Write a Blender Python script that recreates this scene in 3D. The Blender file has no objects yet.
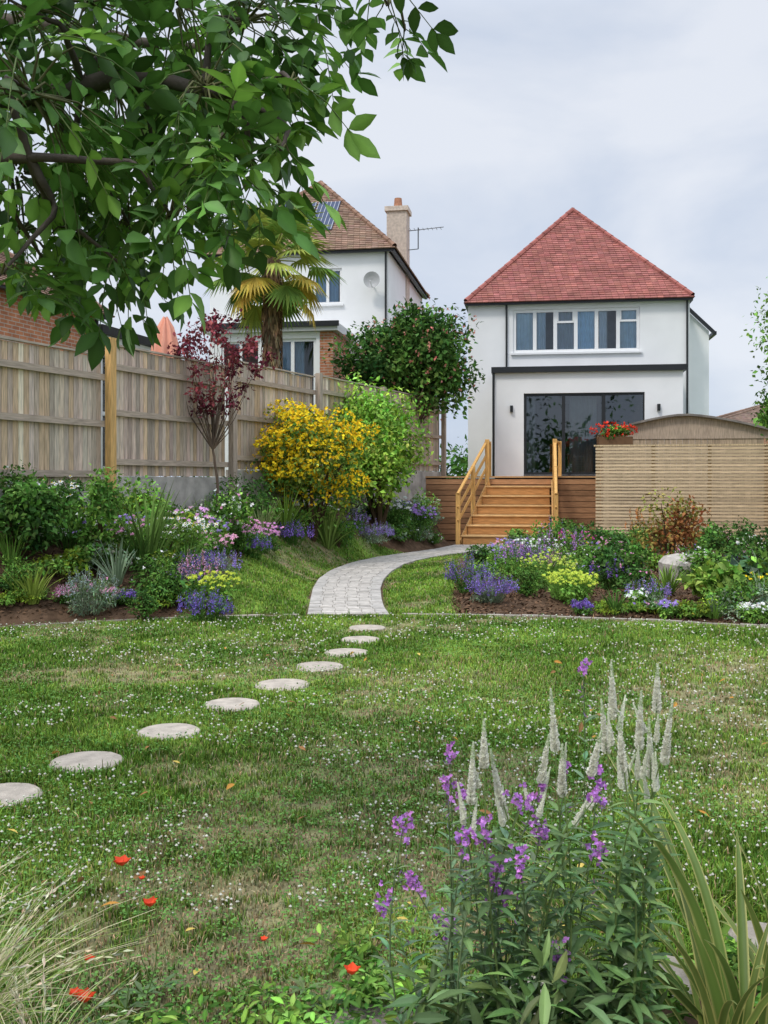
import bpy, math, numpy as np
from math import radians, sin, cos, pi
from mathutils import Vector
rng=np.random.default_rng(7)
A=lambda *a: np.array(a,dtype=float)
scene=bpy.context.scene

# ------------------------------------------------------------------ helpers
_lat=rng.random((256,256))
def vnoise(x,y,s,o=0.0):
    X=np.asarray(x,float)*s+o+1000; Y=np.asarray(y,float)*s+o*1.7+1000
    xi=np.floor(X).astype(int); yi=np.floor(Y).astype(int)
    fx=X-xi; fy=Y-yi; fx=fx*fx*(3-2*fx); fy=fy*fy*(3-2*fy)
    g=lambda a,b:_lat[a&255,b&255]
    return (g(xi,yi)*(1-fx)+g(xi+1,yi)*fx)*(1-fy)+(g(xi,yi+1)*(1-fx)+g(xi+1,yi+1)*fx)*fy
def fbm(x,y,s,o=0.0): return .55*vnoise(x,y,s,o)+.3*vnoise(x,y,s*2.3,o+9)+.15*vnoise(x,y,s*5.1,o+21)
def nrm(v): return v/np.maximum(np.linalg.norm(v,axis=-1,keepdims=True),1e-9)
def frames(d,up):
    Y=nrm(d); X=nrm(np.cross(Y,up)); Z=np.cross(X,Y)
    return np.stack([X,Y,Z],axis=2)
def rdir(n):
    return nrm(rng.normal(size=(n,3)))

class MB:
    def __init__(s): s.V=[];s.C=[];s.F=[];s.n=0
    def add(s,v,f,col=(1,1,1),mat=0):
        v=np.asarray(v,float); f=np.asarray(f,int)
        c=np.asarray(col,float)
        if c.ndim==1: c=np.tile(c,(len(v),1))
        s.V.append(v); s.C.append(c); s.F.append((f+s.n,mat)); s.n+=len(v)
    def box(s,x0,x1,y0,y1,z0,z1,col=(1,1,1),mat=0,M=None):
        v=np.array([(x,y,z) for z in (z0,z1) for y in (y0,y1) for x in (x0,x1)],float)
        if M is not None: v=v@M[0].T+M[1]
        s.add(v,[(0,2,3,1),(4,5,7,6),(0,1,5,4),(2,6,7,3),(0,4,6,2),(1,3,7,5)],col,mat)
    def beam(s,p,q,w,h,col=(1,1,1),mat=0):
        p=A(*p);q=A(*q); d=q-p; L=np.linalg.norm(d)
        up=A(0,0,1) if abs(d[2])<.95*L else A(0,1,0)
        R=frames(d[None],up[None])[0]
        s.box(-w/2,w/2,0,L,-h/2,h/2,col,mat,(R,p))
    def prism(s,q,z0,z1,col=(1,1,1),mat=0):
        q=np.asarray(q,float); n=len(q)
        v=np.vstack([np.c_[q,np.full(n,z0)],np.c_[q,np.full(n,z1)]])
        s.add(v,[(i,(i+1)%n,n+(i+1)%n,n+i) for i in range(n)],col,mat)
        s.add(v[n:],[tuple(range(n))],col,mat)
    def tube(s,pts,rad,sides=6,col=(1,1,1),mat=0):
        pts=np.asarray(pts,float); n=len(pts)
        rad=np.broadcast_to(np.asarray(rad,float),(n,))
        t=np.gradient(pts,axis=0); t=nrm(t)
        ref=A(0,0,1) if abs(t[0][2])<.9 else A(1,0,0)
        X=nrm(np.cross(t,np.tile(ref,(n,1)))); Y=np.cross(t,X)
        a=np.linspace(0,2*pi,sides,endpoint=False)
        v=pts[:,None]+rad[:,None,None]*(np.cos(a)[None,:,None]*X[:,None]+np.sin(a)[None,:,None]*Y[:,None])
        f=[]
        for i in range(n-1):
            for j in range(sides):
                k=(j+1)%sides; f.append((i*sides+j,i*sides+k,(i+1)*sides+k,(i+1)*sides+j))
        s.add(v.reshape(-1,3),f,col,mat)
        s.add(v[-1],[tuple(range(sides))],col,mat)
    def inst(s,T,pos,R,sc,col,mat=0):
        tv,tf=T[0],T[1]; n=len(pos)
        if n==0: return
        sc=np.asarray(sc,float)
        if sc.ndim==0: sc=np.full(n,float(sc))
        if sc.ndim==1: sc=np.repeat(sc[:,None],3,1)
        v=pos[:,None]+np.einsum('nij,nkj->nki',R,tv[None]*sc[:,None])
        k=len(tv)
        f=(np.asarray(tf)[None]+(np.arange(n)*k)[:,None,None]).reshape(-1,np.asarray(tf).shape[1])
        c=np.asarray(col,float)
        if c.ndim==1: c=np.tile(c,(n,1))
        c=np.repeat(c[:,None],k,1)
        if len(T)>2: c=c*T[2][None,:,None]
        s.add(v.reshape(-1,3),f,c.reshape(-1,3),mat)
    def build(s,name,mats,parent=None,smooth=False,bevel=0):
        me=bpy.data.meshes.new(name)
        V=np.vstack(s.V).astype(np.float32); C=np.vstack(s.C)
        L=np.concatenate([f.ravel() for f,_ in s.F]).astype(np.int32)
        k=np.concatenate([np.full(len(f),f.shape[1]) for f,_ in s.F])
        mi=np.concatenate([np.full(len(f),m) for f,m in s.F]).astype(np.int32)
        st=np.concatenate([[0],np.cumsum(k)[:-1]]).astype(np.int32)
        me.vertices.add(len(V)); me.vertices.foreach_set('co',V.ravel())
        me.loops.add(len(L)); me.loops.foreach_set('vertex_index',L)
        me.polygons.add(len(k)); me.polygons.foreach_set('loop_start',st)
        me.polygons.foreach_set('material_index',mi)
        me.polygons.foreach_set('use_smooth',np.full(len(k),bool(smooth)))
        me.update(calc_edges=True)
        ca=me.color_attributes.new('Col','FLOAT_COLOR','POINT')
        ca.data.foreach_set('color',np.c_[np.clip(C,0,1),np.ones(len(C))].astype(np.float32).ravel())
        if not isinstance(mats,(list,tuple)): mats=[mats]
        for m in mats: me.materials.append(m)
        ob=bpy.data.objects.new(name,me); scene.collection.objects.link(ob)
        if parent: ob.parent=parent
        if bevel:
            b=ob.modifiers.new('bev','BEVEL'); b.width=bevel; b.segments=1
        return ob
def empty(name,loc=(0,0,0),rz=0):
    e=bpy.data.objects.new(name,None); e.location=loc; e.rotation_euler=(0,0,rz)
    scene.collection.objects.link(e); return e

def mk(name,base=(1,1,1),rough=.7,ns=5,amt=.2,bump=0,bs=40,stretch=(1,1,1),transl=0,spec=.3,metal=0,brick=None):
    m=bpy.data.materials.new(name); m.use_nodes=True; nt=m.node_tree; N=nt.nodes; K=nt.links
    p=N['Principled BSDF']; out=N['Material Output']
    at=N.new('ShaderNodeAttribute'); at.attribute_name='Col'
    tc=N.new('ShaderNodeTexCoord'); mp=N.new('ShaderNodeMapping'); mp.inputs['Scale'].default_value=stretch
    K.new(tc.outputs['Object'],mp.inputs['Vector'])
    m1=N.new('ShaderNodeMix'); m1.data_type='RGBA'; m1.blend_type='MULTIPLY'; m1.inputs[0].default_value=1
    K.new(at.outputs['Color'],m1.inputs[6]); m1.inputs[7].default_value=(*base,1)
    src=m1.outputs[2]
    if brick:
        bt=N.new('ShaderNodeTexBrick'); bt.inputs['Color1'].default_value=(*brick[0],1); bt.inputs['Color2'].default_value=(*brick[1],1)
        bt.inputs['Mortar'].default_value=(*brick[2],1); bt.inputs['Scale'].default_value=1
        bt.inputs['Brick Width'].default_value=.225; bt.inputs['Row Height'].default_value=.075; bt.inputs['Mortar Size'].default_value=.008
        sp=N.new('ShaderNodeSeparateXYZ'); cb=N.new('ShaderNodeCombineXYZ'); ad=N.new('ShaderNodeMath'); ad.operation='ADD'
        K.new(tc.outputs['Object'],sp.inputs[0]); K.new(sp.outputs[0],ad.inputs[0]); K.new(sp.outputs[1],ad.inputs[1])
        K.new(ad.outputs[0],cb.inputs[0]); K.new(sp.outputs[2],cb.inputs[1]); K.new(cb.outputs[0],bt.inputs['Vector'])
        K.new(bt.outputs[0],m1.inputs[7])
    if amt>0:
        no=N.new('ShaderNodeTexNoise'); no.inputs['Scale'].default_value=ns; no.inputs['Detail'].default_value=4
        K.new(mp.outputs[0],no.inputs['Vector'])
        mr=N.new('ShaderNodeMapRange'); mr.inputs[1].default_value=.3; mr.inputs[2].default_value=.7
        mr.inputs[3].default_value=1-amt; mr.inputs[4].default_value=1+amt
        K.new(no.outputs[0],mr.inputs[0])
        m2=N.new('ShaderNodeVectorMath'); m2.operation='SCALE'
        K.new(src,m2.inputs[0]); K.new(mr.outputs[0],m2.inputs['Scale']); src=m2.outputs[0]
    K.new(src,p.inputs['Base Color'])
    p.inputs['Roughness'].default_value=rough; p.inputs['Metallic'].default_value=metal
    p.inputs['Specular IOR Level'].default_value=spec
    if bump:
        n2=N.new('ShaderNodeTexNoise'); n2.inputs['Scale'].default_value=bs; n2.inputs['Detail'].default_value=5
        K.new(mp.outputs[0],n2.inputs['Vector'])
        b=N.new('ShaderNodeBump'); b.inputs['Strength'].default_value=bump; b.inputs['Distance'].default_value=.02
        K.new(n2.outputs[0],b.inputs['Height']); K.new(b.outputs[0],p.inputs['Normal'])
    if transl:
        t=N.new('ShaderNodeBsdfTranslucent'); K.new(src,t.inputs['Color'])
        x=N.new('ShaderNodeMixShader'); x.inputs[0].default_value=transl
        K.new(p.outputs[0],x.inputs[1]); K.new(t.outputs[0],x.inputs[2]); K.new(x.outputs[0],out.inputs['Surface'])
    return m
def mk_diffuse(name,transl=0):
    m=bpy.data.materials.new(name); m.use_nodes=True; nt=m.node_tree; N=nt.nodes; K=nt.links
    N.remove(N['Principled BSDF']); at=N.new('ShaderNodeAttribute'); at.attribute_name='Col'
    d=N.new('ShaderNodeBsdfDiffuse'); K.new(at.outputs['Color'],d.inputs['Color']); o=d.outputs[0]
    if transl:
        t=N.new('ShaderNodeBsdfTranslucent'); K.new(at.outputs['Color'],t.inputs['Color'])
        x=N.new('ShaderNodeMixShader'); x.inputs[0].default_value=transl; K.new(o,x.inputs[1]); K.new(t.outputs[0],x.inputs[2]); o=x.outputs[0]
    K.new(o,N['Material Output'].inputs['Surface']); return m
def mk_glass(name,tint,ior=1.8):
    m=bpy.data.materials.new(name); m.use_nodes=True; nt=m.node_tree; N=nt.nodes; K=nt.links
    N.remove(N['Principled BSDF'])
    g=N.new('ShaderNodeBsdfGlossy'); g.inputs['Roughness'].default_value=.015; g.inputs['Color'].default_value=(.9,.95,1,1)
    t=N.new('ShaderNodeBsdfTransparent'); t.inputs['Color'].default_value=(*tint,1)
    fr=N.new('ShaderNodeFresnel'); fr.inputs[0].default_value=ior
    x=N.new('ShaderNodeMixShader'); K.new(fr.outputs[0],x.inputs[0]); K.new(t.outputs[0],x.inputs[1]); K.new(g.outputs[0],x.inputs[2])
    K.new(x.outputs[0],N['Material Output'].inputs['Surface']); return m

M_near=mk('leaf',rough=.5,amt=0,transl=.28,spec=.35)
M_leaf=mk_diffuse('shrub_leaf',.15)
M_grass=mk_diffuse('grass_blade')
M_bark=mk('bark',rough=.9,ns=8,amt=.35,bump=.6,bs=30,stretch=(1,1,.25))
M_ground=mk('ground_mat',rough=.95,ns=9,amt=.35,bump=.8,bs=30,spec=.1)
M_chip=mk_diffuse('bark_chip')
M_woodV=mk('wood_vertical_grain',rough=.8,ns=9,amt=.3,bump=.25,bs=30,stretch=(6,6,.5))
M_woodH=mk('wood_horizontal_grain',rough=.75,ns=9,amt=.25,bump=.2,bs=30,stretch=(.5,.5,6))
M_render=mk('white_render',base=(.86,.86,.86),rough=.9,ns=1.2,amt=.04,bump=.1,bs=60,spec=.15)
M_trim=mk('white_upvc',base=(.83,.83,.83),rough=.45,amt=.02)
M_dark=mk('anthracite',base=(.025,.027,.03),rough=.4,amt=.1)
M_tile=mk('roof_tile',rough=.85,ns=3,amt=.22,bump=.3,bs=40,spec=.15)
M_stone=mk('stone',rough=.85,ns=12,amt=.2,bump=.35,bs=60)
M_conc=mk('concrete',base=(.42,.39,.35),rough=.9,ns=4,amt=.3,bump=.4,bs=30)
M_brick=mk('brickwork',rough=.85,ns=4,amt=.2,bump=.3,brick=((.52,.21,.10),(.40,.15,.08),(.48,.42,.35)))
M_inside=mk('interior',rough=.9,amt=.1)
M_cloth=mk('fabric',rough=.9,amt=.08,bump=.1)
M_glass=mk_glass('window_glass',(.55,.62,.66),2.1)
M_glassc=mk_glass('clear_window_glass',(.88,.93,.95),1.7)
M_metal=mk('metal',base=(.45,.46,.47),rough=.4,metal=.8,amt=.1)

# ------------------------------------------------------------------ terrain
def xf(y): return -4.92+.437*(np.asarray(y,float)-12.8)
PY=[11.7,12.5,13.3,14.6,16,17.4,18.8,19.7,20.5,21.2,21.8,23,24.5]
PL=[-.9,-.94,-.98,-1.04,-1.05,-.95,-.7,-.45,-.15,.2,.55,1.2,1.75]
PR=[.07,.0,-.03,-.05,.0,.14,.38,.65,.98,1.35,1.8,2.8,3.9]
pathL=lambda y:np.interp(y,PY,PL); pathR=lambda y:np.interp(y,PY,PR)
ss=lambda t:(lambda u:u*u*(3-2*u))(np.clip(t,0,1))
def lawnr(x,y): return np.hypot(x,y-2.7)-9.1
def hgt(x,y):
    x=np.asarray(x,float); y=np.asarray(y,float)
    e=lawnr(x,y); s=(x-xf(y))*.916; p=pathL(y)-.12-x
    m=np.clip(np.minimum(e,p),0,None)
    left=1.15*(m/(m+np.clip(s,0,None)+1e-6))**1.1
    left=np.where((m>0)&(y>2.7),left,0)
    back=1.5*ss((y-26.9)/.7)
    q=np.clip(np.minimum(np.clip(e,0,None),x-(pathR(y)+.1)),0,1.5)
    right=.10*ss(q/1.2)*(y>2.7)
    return np.maximum(np.maximum(left,back),right)
stripW=lambda y:np.interp(y,[11.6,13,15,17,19,21,22],[.85,1.1,1.15,1.1,.95,.6,0])
def stripL(x,y): return (x<pathL(y)-.03)&(x>pathL(y)-stripW(y))&(y<22)
def stripR(x,y): return (x>pathR(y)+.03)&(x<np.interp(y,[12.5,16,20,21.5],[.85,1.15,1.5,1.7]))&(y<21.5)
def bedfront(x): return np.interp(x,[-3,-1.2,-.3,.1,.6,1.1,1.6,2.4,4],[2.6,2.7,2.75,2.95,3.0,3.25,3.65,4.4,6.5])
def is_lawn(x,y):
    e=lawnr(x,y)
    ins=(e<-.02)&(y>bedfront(x))
    out=(e>.1)&(y>9)&(stripL(x,y)|stripR(x,y))
    return ins|out
def dryness(x,y):
    d=ss((fbm(x,y,1.1,3)-.5)/.2)*.6
    for (a,b,r,w) in ((-.45,3.35,.5,1.1),(-.75,3.25,.3,1.),(.0,4.2,.4,.8),(-.9,3.7,.45,.6),(2.4,7.2,.6,.9),(1.9,5.4,.5,.5),(-.2,5.8,.6,.3),(2.9,8.5,.6,.7),(.6,8,.7,.3),(.3,3.6,.3,.7)):
        d=np.maximum(d,w*np.exp(-((x-a)**2+((y-b)*.7)**2)/r**2)*(.5+1.*fbm(x,y,5,1)))
    d=d*(.25+1.5*ss((fbm(x,y,9,40)-.3)/.4))
    return np.clip(d,0,1)
def lawncol(x,y,dry=1.):
    n=ss((fbm(x,y,1.3,5)-.3)/.4)[...,None]; n2=fbm(x,y,6,8)[...,None]
    g=A(.13,.235,.035)*(1-n)+A(.25,.385,.065)*n
    g=g*(.55+.9*n2)
    d=dryness(x,y)[...,None]*dry
    return g*(1-.8*d)+A(.43,.345,.21)*.8*d

xs=np.concatenate([[-500,-200,-80,-40,-24,-18],np.arange(-14,14.01,.11),[18,24,40,80,200,500]])
ys=np.concatenate([[-200,-60,-20,-8,-4,-2],np.arange(-1,33,.11),[36,42,60,100,200,500,900]])
gx,gy=np.meshgrid(xs,ys); fx,fy=gx.ravel(),gy.ravel()
gz=hgt(fx,fy)
lawn=is_lawn(fx,fy)
soil=A(.10,.062,.038)*(.6+.8*fbm(fx,fy,5,2))[:,None]
gcol=np.where(lawn[:,None],lawncol(fx,fy)*.7,soil)
far=(fy>27)|((fx-xf(fy))<-.3)|(fx>9.3)|(fy<-1)
gcol=np.where(far[:,None],A(.09,.15,.04)*(.7+.6*fbm(fx,fy,.5))[:,None],gcol)
near=(np.abs(fx)<13)&(fy<32)&(fy>-1)
gz=gz+near*(.02*(fbm(fx,fy,3)-.5)*(~lawn)+.012*(fbm(fx,fy,1.5)-.5))-.004
mb=MB(); nx,ny=len(xs),len(ys)
I=np.arange(nx*ny).reshape(ny,nx)
mb.add(np.c_[fx,fy,gz],np.stack([I[:-1,:-1],I[:-1,1:],I[1:,1:],I[1:,:-1]],-1).reshape(-1,4),gcol)
mb.build('ground',M_ground,smooth=True)

# stepping stones
STONES=[(-1.94,5.06),(-1.68,5.67),(-1.37,6.35),(-1.08,7.11),(-.79,7.8),(-.55,8.56),(-.34,9.25),(-.23,10.0),(-.18,10.8)]
def stone_slab(mb,x,y,r,z1,col,n=22,irr=.04,rs=1.):
    a=np.linspace(0,2*pi,n,endpoint=False)
    rr=r*(1+irr*np.cumsum(rng.normal(size=n)*.3)*np.hanning(n)+rng.normal(size=n)*irr*.25)
    q=np.c_[x+rr*np.cos(a),y+rr*np.sin(a)*rs]; q2=np.c_[x+(rr-.012)*np.cos(a),y+(rr-.012)*np.sin(a)*rs]
    v=np.vstack([np.c_[q,np.full(n,-.03)],np.c_[q,np.full(n,z1-.01)],np.c_[q2,np.full(n,z1)]])
    f=[(k*n+i,k*n+(i+1)%n,(k+1)*n+(i+1)%n,(k+1)*n+i) for k in (0,1) for i in range(n)]
    mb.add(v,f,col); mb.add(v[2*n:],[tuple(range(n))],col)
for x,y in STONES:
    mb=MB(); stone_slab(mb,x,y,.205*(1+rng.normal()*.03),.012,A(.46,.40,.33)*(1+rng.normal()*.06))
    mb.build('stepping_stone',M_stone)
SL=[(-.02,2.9,.15),(.45,3.05,.17),(.9,3.22,.15),(1.3,3.5,.13)]
for x,y,r in SL:
    mb=MB(); stone_slab(mb,x,y,r,.012,A(.33,.29,.24)*(1+rng.normal()*.08),n=9,irr=.2)
    mb.build('paving_slab',M_stone)

# block path
mb=MB(); yy=11.75; rows=[]
while yy<24.4:
    rows.append(yy); yy+=.165*(1 if yy<19.5 else .8)
for a,b in zip(rows[:-1],rows[1:]):
    off=rng.random()*.5
    k=np.linspace(.0,1,7); k[1:-1]+=(off-.25)*.12
    for i in range(6):
        P=lambda y,t:(pathL(y)*(1-t)+pathR(y)*t,y)
        t0,t1=k[i]+.005,k[i+1]-.005
        c=A(.47,.43,.38)*(1+rng.normal()*.08) if 0<i<5 else A(.43,.40,.36)*(1+rng.normal()*.06)
        mb.prism([P(a+.004,t0),P(a+.004,t1),P(b-.004,t1),P(b-.004,t0)],-.03,.025+rng.normal()*.0015,c)
yv=np.array(rows)
v=np.vstack([np.c_[pathL(yv),yv,np.full(len(yv),.018)],np.c_[pathR(yv),yv,np.full(len(yv),.018)]]); n=len(yv)
mb.add(v,[(i,n+i,n+i+1,i+1) for i in range(n-1)],A(.28,.25,.21))
mb.build('block_paved_path',M_stone)
# edging
mb=MB()
for a in np.arange(radians(20),radians(160),.022):
    x,y=9.16*cos(a),2.7+9.16*sin(a)
    if -.95<x<.12: continue
    mb.box(-.095,.095,-.04,.04,-.05,.018+rng.normal()*.003,A(.34,.30,.25)*(1+rng.normal()*.12),0,(np.array([[-sin(a),cos(a),0],[cos(a),sin(a),0],[0,0,1]]).T,A(x,y,0)))
mb.build('lawn_edging',M_stone)

# ------------------------------------------------------------------ grass
def blades(mb,x,y,h,w,col):
    n=len(x); th=rng.random(n)*2*pi; lean=rng.normal(size=n)*.5
    z=hgt(x,y)-.004
    d=np.c_[np.cos(th),np.sin(th),np.zeros(n)]; sd=np.c_[-np.sin(th),np.cos(th),np.zeros(n)]
    p=np.c_[x,y,z]; up=A(0,0,1)
    w=w[:,None]; h=h[:,None]; lean=lean[:,None]
    mid=p+up*h*.6+d*h*lean*.35; tip=p+up*h*(1-.25*np.abs(lean))+d*h*lean
    V=np.stack([p-sd*w,p+sd*w,mid+sd*w*.8,mid-sd*w*.8,tip],1)
    f=np.array([(0,1,2),(0,2,3),(3,2,4)])
    F=(f[None]+(np.arange(n)*5)[:,None,None]).reshape(-1,3)
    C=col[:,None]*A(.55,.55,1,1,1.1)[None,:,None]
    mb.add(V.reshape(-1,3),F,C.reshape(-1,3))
mb=MB()
N=270000
u=rng.random(N)
y=2.6*np.exp(u*np.log(12.2/2.6)); x=(rng.random(N)-.5)*(.84*y+.9)
x2=rng.uniform(-2.6,2,60000); y2=rng.uniform(11.5,22,60000); x=np.r_[x,x2]; y=np.r_[y,y2]
ok=is_lawn(x,y)
for sx,sy in STONES: ok&=np.hypot(x-sx,y-sy)>.195
for sx,sy,r in SL: ok&=np.hypot(x-sx,y-sy)>r*.93
dr=dryness(x,y); ok&=rng.random(len(x))>dr*.5
x,y,dr=x[ok],y[ok],dr[ok]; n=len(x)
clump=fbm(x,y,7,4)
h=(.012+.048*clump**1.2+.012*rng.random(n))*(1-.45*dr)*np.where(y>11,1.1,1)
tall=rng.random(n)<.012; h[tall]*=1.9
w=(.0014+.0003*y)*(.7+.6*rng.random(n))
col=lawncol(x,y,.25)*(.55+.85*rng.random(n))[:,None]
br=rng.random(n)<.07+.75*dr
col[br]=A(.47,.38,.22)*(.55+.6*rng.random(br.sum()))[:,None]
col[:,0]*=1+.25*rng.normal(size=n).clip(-1,1)
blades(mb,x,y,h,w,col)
def leafT(w=.4,fold=.08,droop=.12):
    v=A((0,0,0),(-w/2,.42,fold),(w/2,.42,fold),(0,.5,0),(0,1,-droop))
    return (v,np.array([(0,3,1),(0,2,3),(1,3,4),(3,2,4)]))
def leafHi(w=.42,fold=.07,droop=.2):
    z=lambda t:-droop*t*t
    v=[(0,0,0)]
    for t,ww in ((.2,.6),(.45,1.),(.72,.72)):
        v+=[(-w/2*ww,t,z(t)+fold*ww),(0,t,z(t)),(w/2*ww,t,z(t)+fold*ww)]
    v.append((0,1,z(1)))
    f=[(0,2,1),(0,3,2)]
    for k in (1,4):
        f+=[(k,k+1,k+4),(k,k+4,k+3),(k+1,k+2,k+5),(k+1,k+5,k+4)]
    f+=[(7,8,10),(8,9,10)]
    c=np.ones(11); c[[2,5,8]]=1.25
    return (np.array(v,float),np.array(f),c)
L4=leafT(); LW=leafT(.6,.08,.1); LN=leafT(.22,.04,.15); LR=leafT(.75,.1,.1); LH=leafHi(); LHN=leafHi(.24,.05,.3)
DIA=(A((0,0,0),(-.28,.5,.05),(0,1,0),(.28,.5,.05)),np.array([(0,3,1),(1,3,2)]))
OCT=(A((1,0,0),(0,1,0),(-1,0,0),(0,-1,0),(0,0,1),(0,0,-1)),np.array([(0,1,4),(1,2,4),(2,3,4),(3,0,4),(1,0,5),(2,1,5),(3,2,5),(0,3,5)]))
def patch(n,ymin,ymax,o,thr):
    y=ymin*np.exp(rng.random(n)*np.log(ymax/ymin)); x=(rng.random(n)-.5)*(.86*y+1)
    k=is_lawn(x,y)&(fbm(x,y,.9,o)>thr)
    for sx,sy in STONES: k&=np.hypot(x-sx,y-sy)>.2
    return x[k],y[k]
x,y=patch(48000,2.7,11.6,31,.48); n=len(x)
d=rdir(n); d[:,2]=np.abs(d[:,2])*.3
mb.inst(LR,np.c_[x,y,.022+.03*rng.random(n)],frames(d,np.tile(A(0,0,1),(n,1))+rng.normal(size=(n,3))*.3),.012+.001*y,A(.12,.25,.06)*(.6+.8*rng.random(n))[:,None])
x,y=patch(6800,3.6,11.7,47,.42); n=len(x)
I3=np.tile(np.eye(3),(n,1,1))
mb.inst(OCT,np.c_[x,y,.04+.02*rng.random(n)],I3,(.0045+.00056*y)*(.6+.6*rng.random(n)),A(.70,.68,.58)*(.7+.4*rng.random(n))[:,None])
mb.build('lawn_grass',M_grass)
mb=MB()
x=rng.uniform(-2.2,2.8,90); y=rng.uniform(3.,9.5,90); k=is_lawn(x,y); x,y=x[k],y[k]; n=len(x)
d=rdir(n); d[:,2]*=.2
cc=np.array([(.5,.25,.06),(.34,.17,.07),(.6,.45,.12),(.25,.14,.06)])[rng.integers(0,4,n)]
mb.inst(LH,np.c_[x,y,np.full(n,.045)],frames(d,np.tile(A(0,0,1),(n,1))+rng.normal(size=(n,3))*.35),rng.uniform(.04,.08,n),cc)
mb.build('fallen_leaves',M_leaf)
mb=MB(); n=18000
x=np.r_[rng.uniform(-6,1,n),rng.uniform(.6,6.5,n)]; y=np.r_[rng.uniform(10.5,17,n),rng.uniform(10.5,17,n)]
k=(lawnr(x,y)>.12)&~is_lawn(x,y)&~((x>pathL(y)-.05)&(x<pathR(y)+.05))&(x>xf(y)+.1); x,y=x[k],y[k]; n=len(x)
d=rdir(n); d[:,2]*=.4
mb.inst(DIA,np.c_[x,y,hgt(x,y)+.01],frames(d,np.tile(A(0,0,1),(n,1))+rng.normal(size=(n,3))*.5),rng.uniform(.03,.07,n),A(.15,.09,.055)*(.4+1.1*rng.random(n))[:,None])
mb.build('bark_mulch',M_chip)

# ------------------------------------------------------------------ plants
def gr(c,n,v=.3,hue=.12):
    c=np.asarray(c,float); k=np.exp(rng.normal(size=n)*v)[:,None]
    h=1+rng.normal(size=(n,3))*hue*A(1,.4,.6)
    return np.clip(c*k*h,0,1)
def foliage(mb,c,r,n,leaf,cols,T=L4,k=14,cs=.42,zmin=None,droop=.2,flat=.0,shell=.55):
    c=A(*c) if not isinstance(c,np.ndarray) else c
    r=A(*r) if hasattr(r,'__len__') else A(r,r,r)
    cd=rdir(k); cc=c+cd*r*(.35+.45*rng.random((k,1)))
    cr=cs*(.65+.6*rng.random(k)); kb=np.exp(rng.normal(size=k)*.2)
    cols=np.atleast_2d(cols); kc=cols[rng.integers(0,len(cols),k)]
    i=rng.integers(0,k,n); d=rdir(n); rad=(shell+(1-shell)*rng.random(n))**1
    rad=rad*(1+.12*rng.normal(size=n))
    p=cc[i]+d*(rad*cr[i])[:,None]*r
    if zmin is not None: p[:,2]=np.maximum(p[:,2],zmin+.01+.06*rng.random(n))
    ld=d*.5+rdir(n)*.8+A(0,0,-droop); up=d*.8+A(0,0,.7)+rng.normal(size=(n,3))*.4
    if flat: ld[:,2]*=(1-flat)
    col=kc[i]*kb[i][:,None]*np.exp(rng.normal(size=n)*.28)[:,None]*(1+rng.normal(size=(n,3))*.1)
    mb.inst(T,p,frames(ld,up),leaf*(.6+.7*rng.random(n)),col)
    return cc,cr,i,p
G_dk=A(.045,.10,.026); G_md=A(.095,.20,.042); G_lt=A(.17,.315,.06); G_lm=A(.36,.50,.06); G_si=A(.25,.33,.21); G_bl=A(.10,.19,.10)
LAV=A(.34,.25,.60); VIO=A(.27,.16,.56); PNK=A(.72,.34,.52); WHT=A(.84,.84,.80); YEL=A(.88,.64,.03); MAG=A(.62,.10,.36)
def bx(px,d): return (px-384)/1000*d
def shrub(name,px,d,w,h,n,leaf,cols,fl=None,T=LW,k=14,lift=0,cs=.42):
    x=bx(px,d); z=float(hgt(x,d)); mb=MB()
    c=A(x,d,z+h*.5+lift); r=A(w/2,w/2,h*.52)
    cc,cr,_,_=foliage(mb,c,r,n,leaf,cols,T,k,zmin=z,cs=cs)
    for q in cc[:8]:
        mb.tube([A(x,d,z-.05),A(x,d,z+.3*h)*.5+q*.5,q],[.02*h,.013*h,.005],5,A(.1,.07,.04))
    if fl:
        for (col,nn,sz) in fl: 
            i=rng.integers(0,len(cc),nn); dd=rdir(nn); dd[:,2]=np.abs(dd[:,2]); dd[:,1]-=.3; dd=nrm(dd)
            p=cc[i]+dd*(cr[i])[:,None]*r*1.05
            for q in range(3): mb.inst(LR,p,frames(rdir(nn)+dd*.3,dd),sz*(.7+.5*rng.random(nn)),gr(col,nn,.15,.06))
    return mb.build(name,M_leaf)
def spikes(name,px,d,r,h,ns,fcol,leafcol=G_si,fs=.3,fsz=.018,nf=24,leaf=.05):
    x=bx(px,d); z=float(hgt(x,d)); mb=MB()
    foliage(mb,A(x,d,z+h*.3),A(r,r,h*.38),int(500+900*r),leaf,[leafcol,leafcol*.75],LN,10,zmin=z)
    a=rng.random(ns)*2*pi; rr=np.sqrt(rng.random(ns))*r
    for i in range(ns):
        b=A(x+.4*rr[i]*cos(a[i]),d+.4*rr[i]*sin(a[i]),z); hh=h*(.65+.5*rng.random())*(1-.25*rr[i]/r)
        t=A(x+rr[i]*1.1*cos(a[i]),d+rr[i]*1.1*sin(a[i]),z+hh)
        mb.tube([b,(b+t)/2+A(0,0,.05*h),t],[.004,.003,.002],3,leafcol*.9)
        u=rng.random(nf); p=t+np.c_[rng.normal(size=(nf,2))*.010,-u*hh*fs]
        mb.inst(LR,p,frames(rdir(nf)+A(0,0,.5),rdir(nf)),fsz*.8*(.5+.8*(u**.5))*(.8+.4*rng.random(nf)),gr(fcol*(.75+.5*rng.random()),nf,.3,.15))
    return mb.build(name,M_leaf)
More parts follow.
